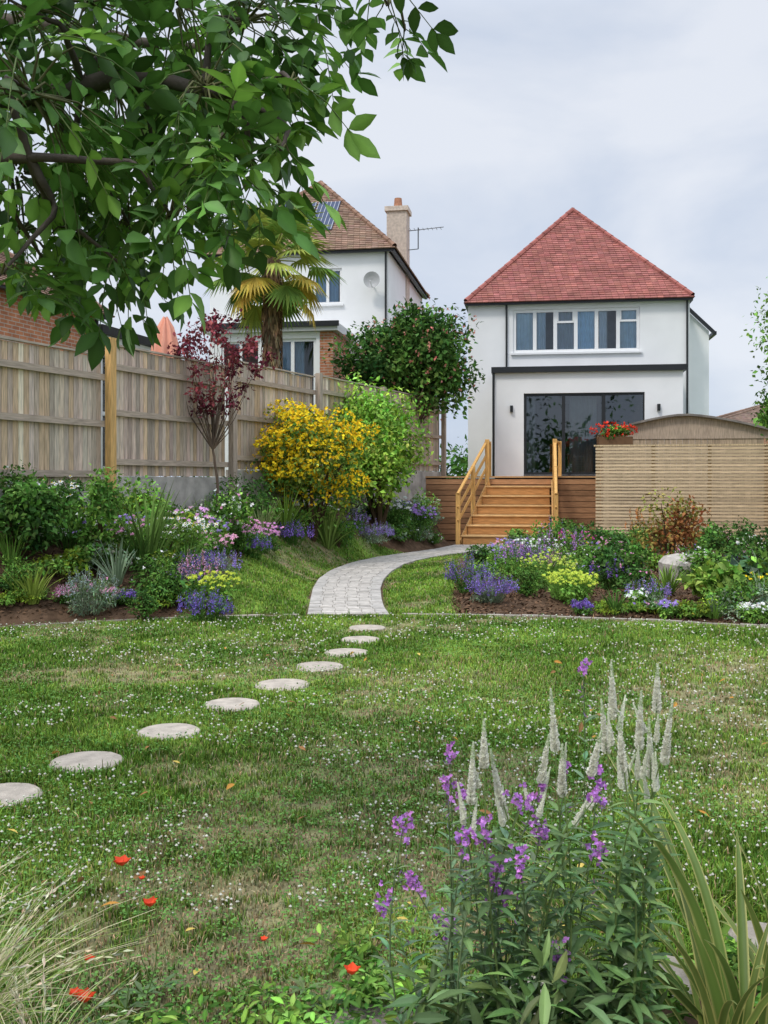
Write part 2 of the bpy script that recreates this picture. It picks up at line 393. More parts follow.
def strap(name,px,d,n,L,w,col,edge=None,bend=.6,x=None,seg=7,spread=.07,tl=.35,mat=None):
    x=bx(px,d) if x is None else x; z=float(hgt(x,d)); mb=MB()
    for i in range(n):
        a=rng.random()*2*pi; tilt=abs(rng.normal())*tl+.08; l=L*(.6+.5*rng.random()); bb=bend*(.4+rng.random())
        t=np.linspace(0,1,seg); dirh=A(cos(a),sin(a),0); sd=A(-sin(a),cos(a),0)
        tw=rng.normal()*.5; ang=tilt+bb*t**1.6
        step=l/(seg-1); pos=[A(x+dirh[0]*spread*rng.random(),d+dirh[1]*spread*rng.random(),z)]
        for k in range(seg-1): pos.append(pos[-1]+step*(dirh*sin(ang[k])+A(0,0,1)*cos(ang[k])))
        pos=np.array(pos); ww=w*(.75+.3*rng.random())*np.sin(pi*np.clip(.18+.82*t,0,.995))**.6
        s2=sd*cos(tw)+dirh*sin(tw)
        ks=[-1,-.62,0,.62,1]; V=[]; C=[]
        nr=nrm(np.cross(s2,np.gradient(pos,axis=0)))
        c0=col*np.exp(rng.normal()*.2)
        for q in ks:
            V.append(pos+s2*(q*ww/2)[:,None]+nr*(abs(q)*ww*.22)[:,None])
            e=(edge if edge is not None and abs(q)>.9 else c0*(1.1 if q==0 else .95)); C.append(np.tile(e,(seg,1)))
        V=np.array(V).reshape(-1,3); C=np.array(C).reshape(-1,3)
        f=[(a0*seg+k,(a0+1)*seg+k,(a0+1)*seg+k+1,a0*seg+k+1) for a0 in range(4) for k in range(seg-1)]
        mb.add(V,f,C)
    return mb.build(name,mat or M_leaf,smooth=True)
def heads(name,px,d,r,h,ns,fcol,leafcol,fsz=.05,leaf=.06,centre=None):
    x=bx(px,d); z=float(hgt(x,d)); mb=MB()
    foliage(mb,A(x,d,z+h*.38),A(r,r,h*.45),int(700+1300*r),leaf,[leafcol,leafcol*.7,leafcol*1.2],L4,12,zmin=z)
    a=rng.random(ns)*2*pi; rr=np.sqrt(rng.random(ns))*r
    P=np.c_[x+rr*np.cos(a),d+rr*np.sin(a),z+h*(.7+.4*rng.random(ns))*(1-.2*rr/r)]
    for i in range(ns): mb.tube([A(x+(P[i,0]-x)*.5,d+(P[i,1]-d)*.5,z+.1*h),P[i]],[.004,.003],3,leafcol)
    m=9; fs_=fsz*(.55+.5*rng.random(ns))
    for j in range(m):
        an=2*pi*j/m; dd=np.tile(A(cos(an),sin(an)*.8,.15+.5*sin(an)),(ns,1))+rng.normal(size=(ns,3))*.2
        mb.inst(L4,P,frames(dd,np.tile(A(0,-.6,1),(ns,1))),fs_,gr(fcol,ns,.18,.08))
    if centre is not None: mb.inst(OCT,P+A(0,-.01,.01),np.tile(np.eye(3),(ns,1,1)),fsz*.22,centre)
    return mb.build(name,M_leaf)

# ---- left bed
shrub('viburnum_shrub',18,12.0,1.3,1.0,2200,.085,[G_dk,G_md,G_md*1.2])
shrub('rose_shrub',98,12.4,.95,1.25,1700,.07,[G_md,G_lt],fl=[(WHT,12,.05)])
strap('daylily',32,11.3,60,.5,.025,A(.3,.38,.08))
spikes('lavender_plant',88,11.35,.32,.55,40,A(.3,.36,.36),G_si*.8,leaf=.06)
shrub('box_shrub',145,11.25,.42,.38,900,.035,[G_md,G_dk*1.3])
shrub('hebe_shrub',165,11.8,.62,.55,1500,.04,[G_lt*.8,G_md])
strap('iris_clump',148,12.7,55,1.1,.035,A(.15,.25,.06),bend=.5)
strap('astelia_clump',118,12.1,30,.6,.03,G_si,bend=.5)
spikes('purple_salvia',205,11.3,.28,.4,60,A(.2,.14,.46),G_md,fs=.6,fsz=.024)
heads('lady_s_mantle',212,12.0,.34,.38,110,A(.5,.58,.07),G_lt,fsz=.035)
shrub('pale_blossom_shrub',25,12.8,.9,.8,1200,.06,[G_lt,G_md],fl=[(WHT,30,.045)])
heads('white_daisy_clump',60,13.0,.4,.75,24,WHT,G_md,.05,centre=YEL)
heads('white_daisy_clump',185,13.2,.42,.7,45,WHT,G_lt,.045,centre=YEL)
shrub('white_rose_shrub',215,15.0,1.1,.95,1900,.06,[G_md,G_lt],fl=[(WHT,50,.05),(PNK,14,.045)])
heads('pink_cosmos',190,13.9,.4,.7,26,A(.66,.35,.6),G_lt,.055)
heads('pink_yarrow',212,13.9,.34,.45,45,A(.7,.36,.48),G_md,.045)
heads('pink_yarrow',236,15.4,.42,.6,60,PNK,G_md,.045)
heads('pink_yarrow',262,16.3,.36,.5,50,A(.65,.3,.55),G_md,.045)
spikes('purple_salvia',292,17.9,.36,.5,70,VIO,G_md,fs=.5,fsz=.028)
spikes('purple_salvia',252,15.6,.3,.4,50,VIO,G_md,fs=.5,fsz=.028)
spikes('lavender_plant',214,13.0,.32,.4,55,LAV,G_si,fs=.4,fsz=.024)
spikes('catmint_plant',187,12.3,.34,.36,55,LAV*.8,G_si*.8,fs=.5,fsz=.022)
shrub('euphorbia_shrub',165,12.9,.7,.5,900,.05,[G_lm*.6,G_lt])
strap('crocosmia_clump',285,18.0,70,.95,.03,A(.18,.30,.05))
strap('crocosmia_clump',328,19.2,60,.9,.03,A(.22,.32,.08))
strap('iris_clump',262,16.9,50,.8,.03,A(.26,.31,.13))
shrub('fern_clump',338,19.7,.9,.6,1200,.09,[G_lt,G_md],T=LN)
shrub('hydrangea_shrub',290,18.4,.8,.5,900,.08,[G_md,G_lt],fl=[(WHT,20,.05)])
shrub('hardy_geranium',345,20.3,.9,.45,1200,.06,[G_lt,G_md],fl=[(LAV,40,.04)])
spikes('catmint_plant',372,21.2,.45,.5,60,LAV,G_si,fs=.5,fsz=.03)
heads('white_phlox',395,22.6,.5,.75,40,WHT,G_md,.06)
heads('purple_phlox',418,23.4,.5,.75,50,A(.42,.24,.62),G_md,.06)
shrub('groundcover_shrub',396,22.3,1.0,.35,1200,.06,[G_md,G_lt*.8],k=14)
shrub('variegated_shrub',425,24.2,1.0,1.0,1500,.07,[G_si,G_lt])
shrub('green_shrub',245,17.2,1.2,.95,1900,.07,[G_md,G_dk*1.3])
shrub('green_shrub',140,14.0,1.3,.8,1700,.07,[G_md,G_lt])
shrub('green_shrub',50,13.3,1.4,.7,1600,.07,[G_dk*1.4,G_md])
def filler(xr,yr,n,cond,hs=1.):
    c=0
    while c<n:
        x=rng.uniform(*xr); y=rng.uniform(*yr)
        if not cond(x,y): continue
        c+=1; px=384+x/y*1000; k=rng.random(); hh=rng.uniform(.25,.5)*hs
        if k<.55: shrub('groundcover_plant',px,y,rng.uniform(.5,.85)*hs**.5,hh,650,rng.uniform(.045,.08)*hs**.5,[(G_md,G_lt),(G_dk*1.4,G_md),(G_lt,G_lm*.6),(G_si,G_md)][rng.integers(4)],k=9,T=(L4,LW,LN)[rng.integers(3)],fl=[((WHT,PNK,LAV,WHT)[rng.integers(4)],10,.035)] if rng.random()<.4 else None)
        elif k<.74: spikes('perennial_clump',px,y,.26*hs,hh+.1*hs,30,(LAV,VIO,PNK,WHT)[rng.integers(4)],G_md,fs=.4,fsz=.024)
        elif k<.87: heads('perennial_clump',px,y,.28*hs,hh+.1*hs,22,(WHT,PNK,LAV,WHT)[rng.integers(4)],G_lt,.04)
        else: strap('grass_clump',px,y,40,hh+.15*hs,.018,(G_lt,G_si,G_md)[rng.integers(3)])
filler((-5.2,-1.6),(11.2,17),44,lambda x,y: lawnr(x,y)>.42 and x<pathL(y)-stripW(y)-.3 and x>xf(y)+.3)
filler((-2.2,1.2),(17,25),22,lambda x,y: x<pathL(y)-stripW(y)-.25 and x>xf(y)+.3)
filler((1.2,7.4),(11.2,17.5),44,lambda x,y: lawnr(x,y)>.5 and x>np.interp(y,[12.5,16,20],[.85,1.15,1.5])+.35 and x<.43*y+.6)
filler((1.9,8),(17.5,22.4),22,lambda x,y: x>np.interp(y,[16,20,22.4],[1.15,1.5,3.2])+.4 and x<.4*y)
filler((-4.9,-1.9),(10.6,12),20,lambda x,y: .28<lawnr(x,y)<.6,.5)
filler((1.2,5),(10.6,12),24,lambda x,y: .28<lawnr(x,y)<.6,.5)
shrub('yellow_flowering_shrub',313,19,2.8,2.15,8000,.085,[A(.16,.26,.05),G_md,A(.26,.33,.06)],fl=[(YEL,2300,.066),(A(.88,.52,.03),600,.06)],k=50,lift=.45,cs=.36)
shrub('lime_green_shrub',380,22,2.65,2.7,9500,.115,[A(.29,.46,.07),A(.37,.54,.09),A(.19,.36,.06)],k=50,lift=.6,cs=.36)
# ---- right bed
spikes('purple_salvia',468,13.3,.32,.55,60,A(.22,.16,.42),G_md,fs=.5,fsz=.024)
spikes('lavender_plant',492,12.5,.3,.38,75,A(.26,.17,.52),G_si*.8,fs=.5,fsz=.022)
shrub('euonymus_shrub',527,12.9,.62,.5,1500,.04,[G_lt*.8,G_md])
heads('lady_s_mantle',570,12.4,.34,.4,170,A(.5,.6,.08),G_lt*1.2,fsz=.035)
heads('lady_s_mantle',548,13.8,.4,.5,90,A(.45,.55,.09),G_lt,fsz=.035)
spikes('purple_salvia',525,15.3,.42,.7,50,A(.36,.2,.5),G_md,fs=.4,fsz=.028)
spikes('foxglove_clump',560,16.2,.4,.9,22,A(.45,.25,.55),G_md,fs=.4,fsz=.032)
shrub('dark_leaf_shrub',612,14.0,1.0,.75,1800,.075,[G_dk*1.2,G_md],fl=[(PNK,14,.04)])
shrub('groundcover_shrub',500,14.2,.8,.45,1000,.05,[G_md,G_lt])
shrub('groundcover_shrub',590,15.6,1.2,.5,1300,.06,[G_md,G_lt])
shrub('bronze_acer_shrub',668,17.2,1.6,1.25,2000,.08,[A(.36,.15,.06),A(.42,.24,.08),A(.24,.24,.06)],lift=.15)
strap('carex_clump',640,12.2,60,.35,.02,A(.16,.19,.07))
strap('daylily',668,13.1,55,.45,.025,A(.2,.33,.06))
shrub('green_shrub',700,14.5,1.0,.5,1200,.07,[G_md,G_lt])
shrub('hosta_clump',722,12.4,.75,.45,500,.13,[A(.3,.42,.08),G_lt],T=LR)
shrub('hosta_clump',752,13.3,.7,.5,450,.13,[G_bl,G_lt],T=LR)
shrub('green_shrub',760,15.0,1.2,.8,1300,.07,[G_md,G_dk*1.4])
shrub('groundcover_shrub',735,11.8,.7,.3,900,.05,[G_md,G_lt])
heads('yellow_daisy_clump',765,12.2,.3,.4,14,YEL,G_lt,.04)
for px,d,w,h,cs_ in ((555,21,1.1,.7,[G_md,G_lt]),(590,20,1.2,.7,[G_dk*1.5,G_md]),(625,19,1.2,.6,[G_lt,G_md]),(520,20.5,.8,.5,[G_lt,G_md]),(730,19,1.3,.8,[G_md,G_dk*1.5]),(700,20,1.2,.6,[G_md,G_lt]),(645,21,1.1,.5,[G_md])):
    shrub('green_shrub',px,d,w,h,1200,.075,cs_)
shrub('geranium_shrub',575,18.2,.8,.6,900,.06,[G_md,G_lt],fl=[(MAG,40,.05),(YEL,20,.04)])
heads('white_phlox',535,17.5,.5,.5,35,WHT,G_md,.05)
spikes('red_hot_poker_clump',640,22.2,.4,.9,16,A(.6,.25,.08),G_md,fsz=.04)
mb=MB(); 
a=np.linspace(0,2*pi,12,endpoint=False)
rr=[.42,.44,.34,.14]; zz=[0,.11,.2,.24]; V=[]
for r,z in zip(rr,zz): V.append(np.c_[4.5+r*np.cos(a)*(1+.12*np.sin(3*a+r*4)),14.9+r*.7*np.sin(a),.25+z+.02*np.cos(2*a)])
V=np.vstack(V); f=[(k*12+i,k*12+(i+1)%12,(k+1)*12+(i+1)%12,(k+1)*12+i) for k in range(3) for i in range(12)]
V[:12,2]=.05
mb.add(V,f,A(.46,.42,.37)); mb.add(V[36:],[tuple(range(12))],A(.46,.42,.37)); mb.build('boulder',M_stone)

# ------------------------------------------------------------------ fences
posts=[2.52,5.56,8.6,11.64,14.68,17.72,20.76,23.8,27.6]
tops=[3.1,3.2,3.30,3.40,3.58,3.71,3.76,3.76]
e=empty('wooden_fence')
dv=A(.437,1,0)/math.hypot(.437,1)
nv=A(.916,-.4,0)
mbB=MB();mbR=MB();mbC=MB()
for i in range(8):
    y0,y1=posts[i],posts[i+1]; p0=A(float(xf(y0)),y0,0); L=(y1-y0)*math.hypot(.437,1)
    R=np.stack([dv,-nv,A(0,0,1)],1); z1=tops[i]; z0=z1-1.93
    t=.06
    while t<L-.1:
        c=A(.52,.425,.34)*np.exp(rng.normal()*.2)*(1+rng.normal(size=3)*.03)
        if rng.random()<.2: c=A(.58,.43,.28)*np.exp(rng.normal()*.12)
        R2=R@np.array([[1,-.07,0],[.07,1,0],[0,0,1]])
        mbB.box(0,.105,0,.014,z0+.01+rng.normal()*.004,z1+rng.normal()*.006,c,0,(R2,p0+dv*t)); t+=.096
    for zz in (z0+.22,z0+.95,z1-.3):
        mbR.box(.05,L-.05,-.055,-.012,zz-.045,zz+.045,A(.46,.37,.29)*(1+rng.normal()*.08),0,(R,p0))
    mbR.box(.04,L-.04,-.035,.03,z1+.014,z1+.042,A(.48,.40,.32),0,(R,p0))
    mbC.box(.0,L,-.06,.04,.3,z0,(1,1,1),0,(R,p0))
mbB.build('boards',M_woodV,e); mbR.build('rails',M_woodH,e); mbC.build('retaining_wall',M_conc,e)
mbP=MB()
for i,y0 in enumerate(posts):
    z1=tops[min(i,7)]; c=A(.44,.36,.29)
    if i==4: c=A(.66,.40,.15)
    R=np.stack([dv,-nv,A(0,0,1)],1)
    mbP.box(-.065,.065,-.16,-.057,.6,z1+(.1 if i==4 else .05),c,0,(R,A(float(xf(y0)),y0,0)))
mbP.build('posts',M_woodV,e)
e=empty('boundary_fence'); mb=MB()
p0=A(8.95,22.6,0); p1=A(7.9,5,0); d=nrm(p1-p0); L=np.linalg.norm(p1-p0)
R=np.stack([d,np.cross(A(0,0,1),d),A(0,0,1)],1); t=0
while t<L:
    mb.box(t,t+.1,0,.015,0,1.95,A(.42,.27,.14)*np.exp(rng.normal()*.12),0,(R,p0)); t+=.104
mb.build('boards',M_woodV,e); mb=MB()
for t in np.arange(0,L,1.9): mb.box(t-.05,t+.05,.02,.12,0,2.05,A(.38,.22,.1),0,(R,p0))
mb.build('posts',M_woodV,e)

# ------------------------------------------------------------------ deck & stairs (house frame)
HO=A(2.52,30,0); RZ=-math.atan2(.151,.989)
dk=empty('timber_deck',HO,RZ)
mb=MB(); z=.02
while z<1.6:
    mb.box(-1.69,6.2,-3.73,-3.70,z,z+.132,A(.36,.19,.095)*np.exp(rng.normal()*.16),0); z+=.147
mb.box(-1.66,6.2,-3.69,-3.66,.0,1.64,A(.05,.03,.02))
mb.box(-1.72,6.2,-3.76,-3.62,1.66,1.70,A(.55,.33,.16))
y=-3.61
while y<-1.85:
    mb.box(-1.69,6.2,y,y+.135,1.672,1.70,A(.45,.27,.14)*np.exp(rng.normal()*.08)); y+=.142
mb.box(-1.69,-1.662,-3.69,-.1,.0,1.665,A(.28,.16,.09))
mb.build('boards',M_woodH,dk)
st=empty('timber_steps',HO,RZ); mb=MB(); nS=7; r=1.69/nS; tr=.27; yb=-3.77-tr*(nS-1)
xl_=lambda yy:np.interp(yy,[yb,-3.77],[.24,.86])
for i in range(nS-1):
    y0=yb+tr*i; z1=r*(i+1); xL=float(xl_(y0))
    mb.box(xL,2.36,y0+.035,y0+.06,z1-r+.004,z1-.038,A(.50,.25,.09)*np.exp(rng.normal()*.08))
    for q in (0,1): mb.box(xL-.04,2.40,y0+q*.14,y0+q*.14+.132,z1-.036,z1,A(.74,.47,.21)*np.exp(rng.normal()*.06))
mb.beam((.2,yb+.05,.02),(.82,-3.79,1.5),.035,.28,A(.58,.33,.12)); mb.beam((2.425,yb+.05,.02),(2.425,-3.79,1.5),.035,.28,A(.58,.33,.12))
mb.build('treads',M_woodH,st); mb=MB(); W=A(.70,.40,.13)
for xa,xb in ((.12,.76),(2.50,2.50)):
    for (u,z0,z1) in ((0,0,1.28),(.5,.3,1.95),(1,0,2.66)):
        xx=xa+(xb-xa)*u; yy=yb+.02+(-3.83-yb-.02)*u; mb.box(xx-.055,xx+.055,yy-.055,yy+.055,z0,z1,W*np.exp(rng.normal()*.07))
    for dz in (0,-.35,-.68): mb.beam((xa+.0,yb-.05,1.26+dz),(xb,-3.75,2.64+dz),.07 if dz==0 else .03,.05 if dz==0 else .09,W*(1.05 if dz==0 else .9))
mb.box(2.62,2.71,-2.3,-2.2,1.7,2.66,W); mb.beam((2.5,-3.77,2.62),(2.66,-2.2,2.62),.07,.05,W)
mb.box(.70,.80,-2.4,-2.3,1.7,2.66,W); mb.beam((.76,-3.77,2.62),(.75,-2.3,2.62),.07,.05,W)
mb.build('handrails',M_woodV,st,bevel=.006)

# ------------------------------------------------------------------ buildings
def wall(mb,x0,x1,z0,z1,y0,y1,ops=()):
    X=sorted({x0,x1,*[o[0] for o in ops],*[o[1] for o in ops]}); Z=sorted({z0,z1,*[o[2] for o in ops],*[o[3] for o in ops]})
    for a,b in zip(X[:-1],X[1:]):
        for c,d in zip(Z[:-1],Z[1:]):
            m,n=(a+b)/2,(c+d)/2
            if any(o[0]<m<o[1] and o[2]<n<o[3] for o in ops): continue
            mb.box(a,b,y0,y1,c,d)
def tiles(mb,P,Q,R_,S,tw,th,col):
    P,Q,R_,S=[A(*k) for k in (P,Q,R_,S)]
    ud=nrm(Q-P); nn=nrm(np.cross(Q-P,(S+R_)/2-P))
    if nn[2]<0: nn=-nn
    mb.add([P,Q,R_,S],[(0,1,2,3)],col*.5)
    n=max(1,int(np.linalg.norm((S+R_)/2-(P+Q)/2)/th))
    for i in range(n):
        t0,t1=i/n-.012,(i+1)/n; l0,r0=P+(S-P)*t0,Q+(R_-Q)*t0; l1,r1=P+(S-P)*t1,Q+(R_-Q)*t1
        uL0,uR0,uL1,uR1=[(k-P)@ud for k in (l0,r0,l1,r1)]
        b0=l0-ud*uL0; b1=l1-ud*uL1
        u=uL0-(i%2)*tw/2
        rowc=np.exp(rng.normal()*.04)
        while u<uR0:
            a,b=max(u,uL0),min(u+tw-.006,uR0); a1,b1_=min(max(a,uL1),uR1),max(min(b,uR1),uL1)
            if b>a+.01:
                lf=.035+rng.random()*.008
                V=[b0+ud*a+nn*lf,b0+ud*b+nn*lf,b1+ud*b1_+nn*.012,b1+ud*a1+nn*.012,b0+ud*a+nn*.004,b0+ud*b+nn*.004]
                mb.add(V,[(0,1,2,3),(4,5,1,0)],col*rowc*np.exp(rng.normal()*.11)*(1+rng.normal(size=3)*.03))
            u+=tw
def hip_roof(par,x0,x1,y0,y1,z0,xm,ya,yb_,z1,col,hipcol):
    mb=MB(); a,b,c,d=(x0,y0,z0),(x1,y0,z0),(x1,y1,z0),(x0,y1,z0); r0,r1=(xm,ya,z1),(xm,yb_,z1)
    tiles(mb,a,b,r0,r0,.18,.11,col); tiles(mb,b,c,r1,r0,.18,.11,col); tiles(mb,c,d,r1,r1,.18,.11,col); tiles(mb,d,a,r0,r1,.18,.11,col)
    for p,q in ((a,r0),(b,r0),(c,r1),(d,r1),(r0,(xm,yb_+.01,z1))):
        p,q=A(*p)+A(0,0,.03),A(*q)+A(0,0,.03); n=max(1,int(np.linalg.norm(q-p)/.33))
        for i in range(n): mb.tube([p+(q-p)*i/n,p+(q-p)*((i+1)/n+.006)],[.085,.07],7,hipcol*np.exp(rng.normal()*.1))
    mb.build('roof',M_tile,par)
def window(par,x0,x1,z0,z1,y,n,mat,fr=.06,glass=M_glass,trans=None,name='window',sill=True):
    mb=MB(); mg=MB()
    g=.003
    mb.box(x0+g,x1-g,y-.03,y+.05,z0+g,z0+fr); mb.box(x0+g,x1-g,y-.03,y+.05,z1-fr,z1-g)
    xs_=np.linspace(x0,x1,n+1) if not hasattr(n,'__len__') else np.array(n)
    for k,xx in enumerate(xs_):
        a,b=xx-fr*.6,xx+fr*.6
        if k==0:a,b=x0+g,x0+fr
        if k==len(xs_)-1:a,b=x1-fr,x1-g
        mb.box(a,b,y-.035,y+.045,z0+fr+.001,z1-fr-.001)
    for k in range(len(xs_)-1):
        a,b=xs_[k],xs_[k+1]; tl=rng.normal()*.012
        V=[(a+fr*.6,y+.005,z0+fr),(b-fr*.6,y+.005+tl*(b-a),z0+fr),(b-fr*.6,y+.005+tl*(b-a)+rng.normal()*.006,z1-fr),(a+fr*.6,y+.005+rng.normal()*.006,z1-fr)]
        mg.add(V,[(0,1,2,3)])
        if trans and k in trans:
            zz=z1-(z1-z0)*.3; mb.box(a+fr*.62,b-fr*.62,y-.03,y+.04,zz-.03,zz+.03)
            mb.box(a+fr*.62,a+fr*.62+.04,y-.04,y+.03,zz+.031,z1-fr-.002); mb.box(b-fr*.62-.04,b-fr*.62,y-.04,y+.03,zz+.031,z1-fr-.002)
    if sill: mb.box(x0-.06,x1+.06,y-.16,y-.036,z0-.06,z0-.004)
    mb.build(name+'_frame',mat,par); mg.build(name+'_glass',glass,par)
def curtain(par,x0,x1,z0,z1,y,col):
    n=int((x1-x0)/.02)+2; xx=np.linspace(x0,x1,n); yy=y+.03*np.sin(xx*45+np.sin(xx*9)*2)
    V=np.vstack([np.c_[xx,yy,np.full(n,z0)],np.c_[xx,yy,np.full(n,z1)]])
    m=MB(); m.add(V,[(i,i+1,n+i+1,n+i) for i in range(n-1)],col); m.build('curtain',M_cloth,par,smooth=True)

h=empty('white_house',HO,RZ); W=6.43
mb=MB()
wall(mb,0,W,1.4,6.85,0,.25,[(1.34,5.02,5.38,6.67),(1.3,5.4,1.7,4.2)])
mb.box(0,.25,.25,6.5,1.4,6.85); mb.box(W-.25,W,.25,6.5,1.4,6.85); mb.box(0,W,6.5,6.75,1.4,6.85)
wall(mb,.875,5.99,1.4,4.62,-1.8,-1.55,[(1.68,4.97,1.74,4.02)])
mb.box(.875,1.1,-1.55,-.002,1.4,4.62); mb.box(5.77,5.99,-1.55,-.002,1.4,4.62)
mb.build('walls',M_render,h)
mb=MB()
V=A((W,1.3,1.4),(W+.75,1.3,1.4),(W+.75,6,1.4),(W,6,1.4),(W,1.3,6.84),(W+.75,1.3,6.1),(W+.75,6,6.1),(W,6,6.84))
V[[0,3,4,7],0]+=.002
mb.add(V,[(0,1,5,4),(1,2,6,5),(2,3,7,6),(4,5,6,7)]); mb.build('side_wing',M_render,h)
mb=MB(); mb.box(-.06,W+.06,-.2,-.1,6.80,6.89); mb.box(-.08,-.003,-.099,6.9,6.80,6.89); mb.box(W+.003,W+.08,-.099,6.9,6.80,6.89)
mb.beam((W+.05,1.2,6.86),(W+.9,1.2,6.02),.12,.09); mb.beam((W+.9,1.15,6.02),(W+.9,6,6.02),.1,.1)
mb.box(.78,6.08,-1.92,-1.801,4.60,4.76); mb.box(.78,.873,-1.8,-.003,4.60,4.76); mb.box(5.992,6.08,-1.8,-.003,4.60,4.76)
mb.tube([(.84,-1.86,4.6),(.84,-1.86,1.7)],.035,8); mb.tube([(1.15,-.06,6.8),(1.15,-.06,4.8)],.03,8); mb.tube([(W-.08,-.06,6.8),(W-.08,-.06,1.8)],.03,8)
mb.box(1.68,4.97,-1.87,-1.80,1.70,1.735)
mb.build('gutters_and_fascia',M_dark,h)
mb=MB(); mb.box(.875,5.99,-1.8,-.003,4.63,4.7,A(.15,.15,.16)); mb.box(-.0,W,-.1,6.8,6.86,6.90,A(.7,.7,.7)); mb.build('flat_roof_and_soffit',M_inside,h)
hip_roof(h,-.05,W+.05,-.2,6.95,6.9,3.2,3.2,3.6,10.4,A(.34,.13,.11),A(.34,.12,.10))
window(h,1.68,4.97,1.74,4.02,-1.72,3,M_dark,.075,name='bifold_door',sill=False)
window(h,1.34,5.02,5.38,6.67,.08,[1.34,1.98,2.58,3.18,3.78,4.4,5.02],M_trim,.09,trans=(2,5),glass=M_glassc)
mb=MB(); mb.box(1.1,5.7,-1.5,6.3,1.70,1.735,A(.30,.2,.12)); mb.box(1.1,5.7,6.2,6.3,1.74,4.3,A(.25,.24,.22)); mb.box(1.1,5.7,-1.5,6.3,4.3,4.4,A(.4,.4,.4))
mb.box(.3,W-.3,.4,6.3,5.0,5.1,A(.2,.15,.1)); mb.box(.3,W-.3,1,1.1,5.1,6.8,A(.34,.38,.44))
mb.box(1.9,3.1,1.2,2.0,2.42,2.48,A(.4,.27,.16)); 
for a_,b_ in ((1.95,1.25),(3.0,1.25),(1.95,1.95),(3.0,1.95)): mb.box(a_,a_+.06,b_-.03,b_+.03,1.74,2.42,A(.35,.25,.15))
mb.box(3.6,5.2,1.6,2.5,1.74,2.15,A(.45,.45,.47)); mb.box(3.6,5.2,2.3,2.5,2.15,2.6,A(.45,.45,.47))
mb.build('interior',M_inside,h)
for a_,b_,c_ in ((1.42,1.92,A(.66,.8,.92)),(2.05,2.3,A(.6,.72,.85)),(2.62,3.14,A(.42,.5,.6)),(3.24,3.74,A(.55,.76,.95)),(3.86,4.1,A(.66,.76,.88)),(4.46,4.98,A(.58,.74,.88))): curtain(h,a_,b_,5.45,6.6,.15,c_)
curtain(h,1.75,2.0,1.8,3.95,-1.3,A(.6,.6,.58)); curtain(h,2.95,3.7,1.8,3.95,-1.3,A(.6,.65,.64))
mb=MB(); mb.box(1.3,1.38,-1.9,-1.802,3.5,3.68); mb.box(5.3,5.38,-1.9,-1.802,3.5,3.68); mb.build('wall_lamps',M_dark,h)

nb=empty('white_house',(0.12,29,0),-radians(9.5))
mb=MB(); wall(mb,-5.4,0,1.2,8.25,0,.25,[(-2.24,-1.37,6.75,7.8)]); mb.box(-.25,0,.25,7.5,1.2,8.25); mb.box(-5.4,-5.15,.25,7.5,1.2,8.25); mb.box(-5.4,0,7.5,7.75,1.2,8.25)
wall(mb,-4.6,-1.52,1.2,5.62,-2.2,-1.95,[(-2.95,-1.62,2.6,5.45),(-4.3,-3.2,4.4,5.4)]); mb.box(-4.6,-4.37,-1.95,-.002,1.2,5.62)
mb.build('walls',M_render,nb)
mb=MB(); mb.box(-1.518,-1.15,-2.2,-1.95,1.2,5.62);mb.box(-1.38,-1.15,-1.949,-.002,1.2,5.62)
mb.build('brick_pier',M_brick,nb)
mb=MB(); mb.box(-4.75,-1.0,-2.35,-.003,5.63,5.85,A(.75,.75,.75)); mb.build('extension_roof',M_trim,nb)
mb=MB(); mb.box(-4.8,-.95,-2.42,-2.352,5.74,5.88); mb.box(-5.6,.2,-.2,-.1,8.2,8.3); mb.box(.1,.2,-.1,7.7,8.2,8.3); mb.box(-5.6,-5.5,-.1,7.7,8.2,8.3)
mb.tube([(-.06,-.07,8.2),(-.06,-.07,1.5)],.03,8); mb.build('gutters',M_dark,nb)
hip_roof(nb,-5.62,.22,-.22,7.8,8.3,-2.7,3.0,4.4,11.2,A(.28,.18,.13),A(.27,.16,.11))
window(nb,-2.24,-1.37,6.75,7.8,.08,2,M_trim,.07,glass=M_glassc); window(nb,-2.95,-1.62,2.6,5.45,-2.12,2,M_trim,.08,name='patio_door',sill=False,glass=M_glassc); window(nb,-4.3,-3.2,4.4,5.4,-2.12,2,M_trim,.06,name='side_window')
mb=MB(); mb.box(-5.1,-.3,.3,7.4,6.0,6.1,A(.3,.3,.3)); mb.box(-5.1,-.3,2,2.1,6.1,8.2,A(.35,.45,.55)); mb.box(-4.3,-1.6,-.2,-.1,1.3,5.6,A(.4,.5,.62)); mb.build('interior',M_inside,nb)
curtain(nb,-2.2,-1.5,6.8,7.75,.2,A(.45,.66,.88)); curtain(nb,-2.85,-2.0,2.8,5.4,-1.95,A(.45,.66,.88))
mb=MB(); CH=A(.58,.49,.41); mb.box(-.62,.03,3.5,4.25,7.4,10.35,CH); mb.box(-.68,.09,3.44,4.31,10.352,10.5,CH*1.1); mb.tube([(-.3,3.87,10.5),(-.3,3.87,10.85)],[.15,.12],12,A(.42,.2,.12)); mb.build('chimney',M_stone,nb)
mb=MB(); sl=(11.2-8.3)/3.2
for k in range(3):
    xa=-4.0+k*.75; y0,y1=.55,1.9; f=lambda y:8.3+(y+.22)*sl*.99+.09
    mb.add([(xa,y0,f(y0)),(xa+.7,y0,f(y0)),(xa+.7,y1,f(y1)),(xa,y1,f(y1))],[(0,1,2,3)],A(.07,.09,.15))
    for q in range(6): 
        xq=xa+.02+q*.13; mb.beam((xq,y0,f(y0)+.008),(xq,y1,f(y1)+.008),.015,.01,A(.5,.52,.55))
mb.build('solar_panels',M_inside,nb)
mb=MB(); a=np.linspace(0,2*pi,18,endpoint=False); V=[(0,0,0)]
